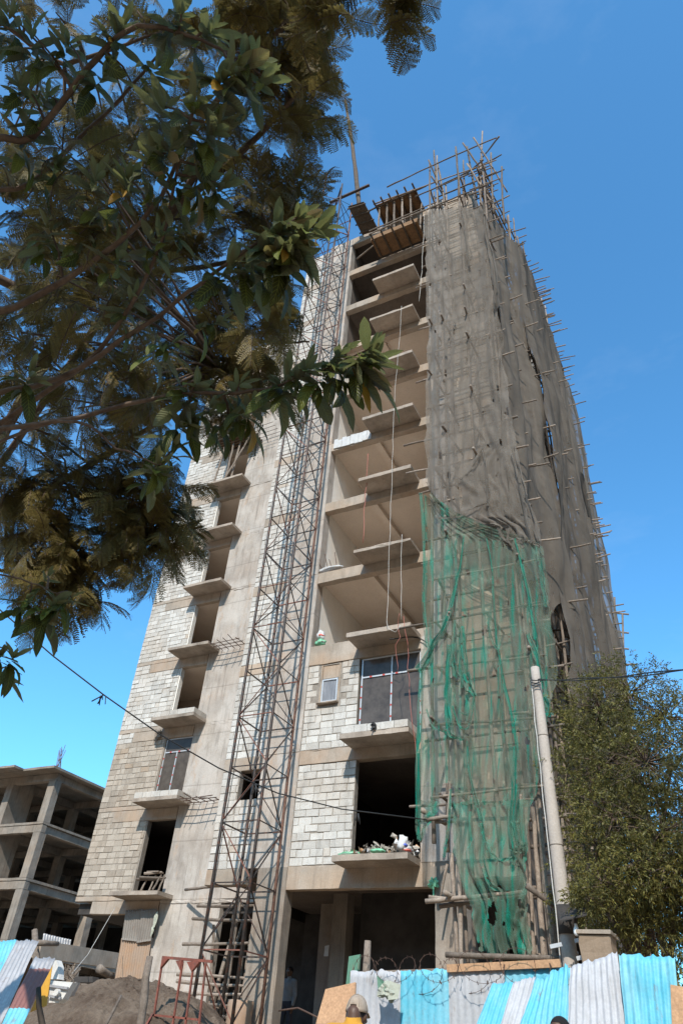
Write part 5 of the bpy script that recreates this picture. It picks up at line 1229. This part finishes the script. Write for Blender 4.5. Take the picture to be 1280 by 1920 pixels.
def whorl(x, y, D_, n, ln, lit=0., aim=None):
    c = np.array(PD(x, y, D_)); k = np.argmin(((bp_np-c)**2).sum(1)); q = bp_np[k]
    dirn = unit((c-q)*.6+np.array(aim if aim is not None else (.25,-.1,.1)))
    tw.tube([Vector(q), Vector((q+c)/2+np.array((0,0,.03))), Vector(c)], [.008,.006,.004], 5)
    e1 = unit(np.cross(dirn, UPZ)); e2 = np.cross(e1, dirn)
    for i in range(n):
        f = i/n; a = i*2.4+rng.uniform(-.3,.3); sp = .35+1.0*f
        d = unit(dirn*math.cos(sp)+(e1*math.cos(a)+e2*math.sin(a))*math.sin(sp)+np.array((0,0,-1.5*f**.7))+rng.normal(0,.18,3))
        L_ = ln*rng.uniform(.6,1.25)*(.5+.6*f); young = f < .3
        tone = rng.uniform(.72,.92) if young else rng.uniform(.1,.7)
        if rng.random() < .03: tone = .98
        b0 = c-dirn*.16*f*rng.uniform(.6,1.2)
        up = unit(UPZ+rng.normal(0,.3,3)+dirn*.2)
        big_leaf(LV, b0, d, up, L_, L_*rng.uniform(.22,.31), rng.uniform(-.3,1.5)*(1 if not young else .4), rng.uniform(.1,.5), tone, rng.uniform(.03,.09))
W = [(370,190,3.9),(330,260,3.9),(405,245,3.9),(345,335,3.95),(285,285,4.),(430,140,4.),(475,108,4.1),(500,150,4.05),(240,330,4.1),(180,330,4.2),(310,200,4.1),(395,330,3.9),
     (560,405,3.7),(525,430,3.75),(500,465,3.75),(465,495,3.8),(430,500,3.8),(592,432,3.7),(540,490,3.7),(555,455,3.65),
     (692,652,3.5),(660,692,3.55),(620,690,3.6),(575,690,3.6),(540,705,3.65),(640,660,3.55),(700,675,3.5),
     (485,765,3.7),(430,790,3.75),(400,760,3.8),(370,720,3.8),(300,872,3.7),(330,842,3.75),(450,720,3.75),(350,790,3.8),
     (60,60,4.6),(40,150,4.6),(90,180,4.6),(130,80,4.6),(60,250,4.6),(95,430,4.4),(200,140,4.5),(230,50,4.4),(170,420,4.3),(340,20,4.3),(400,50,4.3),(15,20,4.7),(110,310,4.6),(300,120,4.3),
     (230,480,4.1),(300,440,4.),(355,420,3.95),(425,350,3.9),(250,560,4.1),(60,700,4.2),(330,640,3.9),(415,600,3.8),
     (55,1120,4.6),(100,1135,4.6),(135,1120,4.6),(90,1080,4.7),(5,1225,4.2),(28,1232,4.2)]
for i_, (x, y, d_) in enumerate(W): whorl(x, y, d_, int(rng.integers(13,20)), rng.uniform(.175,.245)*(1.15 if i_ < 27 else 1))
tk.build('trunk', MAT['bark'], t1, smooth=True); tw.build('twigs', MAT['bark'], t1, smooth=True); LV.build('crown', MAT['leaf'], t1)

# -- the feathery tree behind it
t2 = thing('feathery_tree', 'feathery fine-leaved tree behind the broad leaves, brownish green, hanging in plumes', 'tree', (-9, 3.5, -1.3))
tk = MB(); tw = MB(); FV = Leaves()
curve_tube(tk, [(-9,3.5,-1.4),(-8.7,3.6,1.),(-8.2,3.8,3.),(-7.6,4.0,4.6)], .26, .16, 10); hub = Vector((-7.6,4.,4.6)); bpts = []
for pts, r in ((pp((-80,990,7.5),(100,912,7.2),(210,845,7.),(330,770,6.8),(420,700,6.6)), .06), (pp((-80,560,8.),(60,545,7.8),(200,520,7.5),(380,500,7.2),(520,470,7.)), .07), (pp((150,560,7.6),(330,390,7.4),(450,290,7.2),(540,195,7.),(600,150,6.9)), .06),
               (pp((330,390,7.4),(400,200,7.2),(520,60,7.),(660,-10,6.8),(760,-20,6.7)), .045), (pp((200,520,7.5),(350,610,7.),(500,640,6.8),(580,640,6.7)), .04), (pp((-60,1060,7.),(60,1075,6.8),(150,1110,6.6)), .03), (pp((100,912,7.2),(200,980,6.9),(300,1010,6.7)), .03), (pp((-60,760,7.8),(100,720,7.5),(260,660,7.2)), .05), (pp((-60,130,8.2),(120,120,8.),(300,60,7.8)), .05)):
    o = curve_tube(tk, [hub]+pts, r*.9, r*.2); bpts += o[8:]
bp_np2 = np.array([tuple(p) for p in bpts])
def inside(p, poly):
    x, y = p; c = False; n = len(poly)
    for i in range(n):
        (x1,y1),(x2,y2) = poly[i], poly[(i+1)%n]
        if (y1 > y) != (y2 > y) and x < (x2-x1)*(y-y1)/(y2-y1)+x1: c = not c
    return c
POLY = [([(430,-20),(640,-20),(610,20),(575,60),(590,100),(590,170),(575,230),(545,270),(520,260),(490,180),(450,80)], 25, (6.6,7.6)),
        ([(440,290),(520,310),(540,345),(560,370),(570,420),(540,480),(500,520),(520,570),(500,620),(460,600),(410,500)], 20, (6.4,7.4)),
        ([(0,400),(150,300),(350,480),(460,600),(460,690),(400,770),(330,790),(240,810),(150,890),(0,920)], 52, (6.2,8)),
        ([(0,900),(150,870),(310,850),(330,920),(300,975),(240,1000),(200,930),(120,910),(50,1010),(0,1010)], 20, (6.2,7.)),
        ([(60,960),(140,1000),(165,1070),(150,1110),(110,1080),(40,1020)], 8, (6.,6.6)), ([(690,-40),(760,-40),(735,-10),(700,-8)], 4, (6.5,6.9)),
        ([(0,0),(430,0),(480,180),(350,480),(100,480),(0,420)], 40, (6.8,8.4)), ([(250,930),(325,950),(310,1000),(240,1005)], 9, (6.2,6.6)), ([(215,960),(335,965),(320,1025),(225,1040)], 9, (6.,6.4)), ([(50,1000),(160,1010),(165,1110),(90,1130)], 8, (6.,6.4)),
        ([(400,560),(520,600),(530,680),(470,760),(390,780)], 12, (6.,6.8)), ([(120,1040),(165,1060),(165,1110),(130,1110)], 4, (6.,6.3))]
POLY += [([(20,280),(200,300),(260,420),(120,560),(0,520)], 8, (4.6,5.6)), ([(180,380),(300,430),(280,540),(170,520)], 3, (4.2,4.8)), ([(60,520),(300,620),(330,760),(120,820),(0,760)], 16, (4.6,6.2))]
def tuft(c, nf, ln, tone0, aim=None):
    k = np.argmin(((bp_np2-c)**2).sum(1)); q = bp_np2[k]
    tw.tube([Vector(q), Vector((q+c)/2+np.array((0,0,.08))), Vector(c)], [.014,.010,.006], 5)
    dr = unit((c-q)*.7+np.array((.3,.0,.1)))
    for i in range(nf):
        d = unit(dr*.6+rng.normal(0,.55,3)+np.array((.1,0,-.45)))
        P = frond(FV, c+rng.normal(0,.09,3), d, unit(UPZ+rng.normal(0,.25,3)), ln*rng.uniform(.75,1.2), int(rng.integers(12,17)), rng.uniform(.7,1.), float(np.clip(tone0+rng.normal(0,.12),0,.9)) if rng.random() > .13 else .97)
        tw.tube([Vector(p) for p in P], [.0035]*len(P), 4, cap=False)
for poly, n, (d0, d1) in POLY:
    xs = [p[0] for p in poly]; ys = [p[1] for p in poly]; got = []
    tries = 0
    while len(got) < n and tries < 4000:
        tries += 1; x = rng.uniform(min(xs), max(xs)); y = rng.uniform(min(ys), max(ys))
        if not inside((x, y), poly) or any((x-a)**2+(y-b_)**2 < (26 if tries < 2000 else 14)**2 for a, b_ in got): continue
        got.append((x, y)); tuft(np.array(PD(x, y, rng.uniform(d0, d1))), int(rng.integers(5,9)), .40 if d0 > 5 else .30, rng.uniform(.15,.75))
# unseen crown fronds added overhead, sunward of the leaves, to shade them
site = [np.array(PD(x, y, d_)) for (x, y, d_) in W[27::2]]+[np.array(PD(rng.uniform(0,560), rng.uniform(0,1000), rng.uniform(5,7))) for _ in range(18)]
for p in site:
    for tries in range(8):
        q = p+SUN*rng.uniform(1.8, 5.5)+rng.normal(0,.35,3); u = px_of(q)
        if any(np.linalg.norm(np.cross(q-np.array(h), SUN)) < 1.0 for h in ((-3.1,6.5,.4),(-1.7,7.6,.3),(-4.6,10.9,.4),(-3.3,10.9,.5),(-2,9.8,.6))): continue
        if u is None or not (-150 < u[0] < 1430 and -150 < u[1] < 2070):
            k = np.argmin(((bp_np2-q)**2).sum(1)); c0 = bp_np2[k]
            for i in range(5): frond(FV, q+rng.normal(0,.12,3), unit(rng.normal(0,1,3)*np.array([1,1,.4])), UPZ, .5, 13, 1.3, .4)
            break
tk.build('trunk', MAT['bark'], t2, smooth=True); tw.build('twigs', MAT['bark'], t2, smooth=True); FV.build('crown', MAT['feather'], t2)

# -- fine-leaved tree at the right
tb = PY(1195,1760,15.2)
t3 = thing('bushy_tree', 'bushy olive-leaved tree with dark inside, right of the lamp pole', 'tree', (tb.x, tb.y, gz(tb.x, tb.y)))
tk = MB(); tw = MB(); OV = Leaves(); g0 = gz(tb.x, tb.y)
for (a, c, m) in (((0,0),(1120,1420),(1150,1620)),((.15,.1),(1190,1380),(1195,1600)),((-.1,.1),(1260,1420),(1235,1600)),((.1,-.1),(1085,1560),(1130,1690)),((.2,0),(1300,1500),(1270,1640)),((0,.2),(1160,1500),(1175,1640))):
    curve_tube(tk, [(tb.x+a[0], tb.y+a[1], g0-.1), (tb.x+a[0]*1.5, tb.y+a[1], g0+.9), PY(*m, 15.2+J(.4)), PY(*c, 15.2+J(.8))], .085, .02)
lobes = [(1125,1330,15.4,.95,.75),(1180,1300,15.3,.9,.7),(1098,1330,15.8,.6,.9),(1245,1345,15.2,.95,.6),(1300,1400,15.,.9,.8),(1140,1430,15.,1.0,.8),(1210,1430,14.4,1.1,.8),(1108,1480,15.3,.6,.9),(1290,1500,14.6,1.0,.9),(1150,1530,14.4,.85,.7),(1240,1560,14.2,.9,.7),
         (1320,1600,14.6,.9,.9),(1130,1655,14.0,.5,.35),(1190,1620,14.0,.6,.45),(1120,1590,15.,.55,.6),(1270,1650,14.6,.8,.6),(1225,1680,15.4,1.,.6),(1160,1600,15.8,1.1,.9),(1230,1500,16.2,1.4,1.1),(1140,1400,16.6,1.1,1.),(1092,1400,15.6,.45,.8),(1330,1750,15,.8,.7),(1190,1700,16.2,1.2,.7),(1120,1700,16.2,.8,.6),(1105,1685,13.8,.22,.14),(1260,1735,16.4,1.0,.6),(1150,1705,14.8,.5,.35),(1225,1750,14.6,.55,.4),(1290,1700,14.8,.7,.5),(1250,1620,14.,.6,.5)]
for (x, y, Y, r, rz) in lobes:
    c = np.array(PY(x, y, Y)); n = int(290*r*r+80)
    v = unit(rng.normal(0,1,(n,3))); rad = rng.uniform(.35,1.08,(n,1))**.55
    P = c+v*rad*np.array([r,r*.8,rz])*(1+.38*np.sin(v[:,:1]*5+x)*np.cos(v[:,2:]*4+y))
    tn = rng.uniform(.2,.75)
    for p, q in zip(P, v):
        d = unit(q*.7+rng.normal(0,.45,3)+np.array([0,0,.15])); sprig(OV, p, d, rng.uniform(.14,.34), int(rng.integers(9,15)), .078, .0108, tn+rng.normal(0,.1))
    for k in range(0, n, 9): tw.tube([Vector(c+(P[k]-c)*.1), Vector(c+(P[k]-c)*.6+rng.normal(0,.08,3)), Vector(P[k])], [.014,.008,.003], 4, cap=False)
tk.build('trunk', MAT['bark'], t3, smooth=True); tw.build('twigs', MAT['bark'], t3, smooth=True); OV.build('crown', MAT['olive'], t3)

# ------------------------------------------------------------------ light, sky, camera
EL, AZ = R(42), R(164)        # sun: high, behind the camera and to its right
w = bpy.data.worlds.new('World'); bpy.context.scene.world = w; w.use_nodes = True
nt = w.node_tree; bg = nt.nodes['Background']; sky = nt.nodes.new('ShaderNodeTexSky'); sky.sky_type = 'NISHITA'; sky.sun_disc = False
sky.sun_elevation = EL; sky.sun_rotation = AZ; sky.air_density = 1.0; sky.dust_density = .8; sky.ozone_density = 1.0; sky.altitude = 0
tint = nt.nodes.new('ShaderNodeMix'); tint.data_type = 'RGBA'; tint.blend_type = 'MULTIPLY'; tint.inputs[0].default_value = 1; tint.inputs[7].default_value = (.54, 1.15, 1.42, 1)
nt.links.new(sky.outputs[0], tint.inputs[6]); 
tc = nt.nodes.new('ShaderNodeTexCoord'); mp = nt.nodes.new('ShaderNodeMapping'); mp.inputs['Scale'].default_value = (1.6, 1.6, 4.5); mp.inputs['Location'].default_value = (.4, 1.3, .2)
nz = nt.nodes.new('ShaderNodeTexNoise'); nz.inputs['Scale'].default_value = 1.7; nz.inputs['Detail'].default_value = 7; nz.inputs['Roughness'].default_value = .62
rp = nt.nodes.new('ShaderNodeValToRGB'); rp.color_ramp.elements[0].position = .52; rp.color_ramp.elements[1].position = .80; rp.color_ramp.elements[1].color = (.07, .07, .07, 1)
cl = nt.nodes.new('ShaderNodeMix'); cl.data_type = 'RGBA'; cl.inputs[7].default_value = (6.2, 6.4, 6.6, 1)     # thin high cloud
nt.links.new(tc.outputs['Generated'], mp.inputs[0]); nt.links.new(mp.outputs[0], nz.inputs['Vector']); nt.links.new(nz.outputs[0], rp.inputs[0]); nt.links.new(rp.outputs[0], cl.inputs[0])
nt.links.new(tint.outputs[2], cl.inputs[6]); nt.links.new(cl.outputs[2], bg.inputs[0]); bg.inputs[1].default_value = .15
sd = bpy.data.lights.new('sun', 'SUN'); sd.energy = 3.7; sd.angle = R(.5); sd.color = (1, .935, .85)
so = bpy.data.objects.new('sun', sd); C.objects.link(so)
sv = Vector((math.sin(AZ)*math.cos(EL), math.cos(AZ)*math.cos(EL), math.sin(EL)))
so.rotation_euler = sv.to_track_quat('Z', 'Y').to_euler(); so.location = sv*60
cd = bpy.data.cameras.new('camera'); cam = bpy.data.objects.new('camera', cd); C.objects.link(cam)
cd.sensor_fit = 'VERTICAL'; cd.sensor_height = 36; cd.sensor_width = 24; cd.lens = F/1920*36; cd.clip_start = .05; cd.clip_end = 4000
cam.matrix_world = Matrix(((CAM[0][0], -CAM[1][0], -CAM[2][0], 0), (CAM[0][1], -CAM[1][1], -CAM[2][1], 0), (CAM[0][2], -CAM[1][2], -CAM[2][2], 0), (0,0,0,1)))
sc = bpy.context.scene; sc.camera = cam
sc.view_settings.view_transform = 'Standard'; sc.view_settings.look = 'None'; sc.view_settings.exposure = .58; sc.view_settings.gamma = 1
sc.render.engine = 'CYCLES'; cy = sc.cycles; cy.max_bounces = 6; cy.diffuse_bounces = 4; cy.glossy_bounces = 2; cy.transparent_max_bounces = 24; cy.use_denoising = True
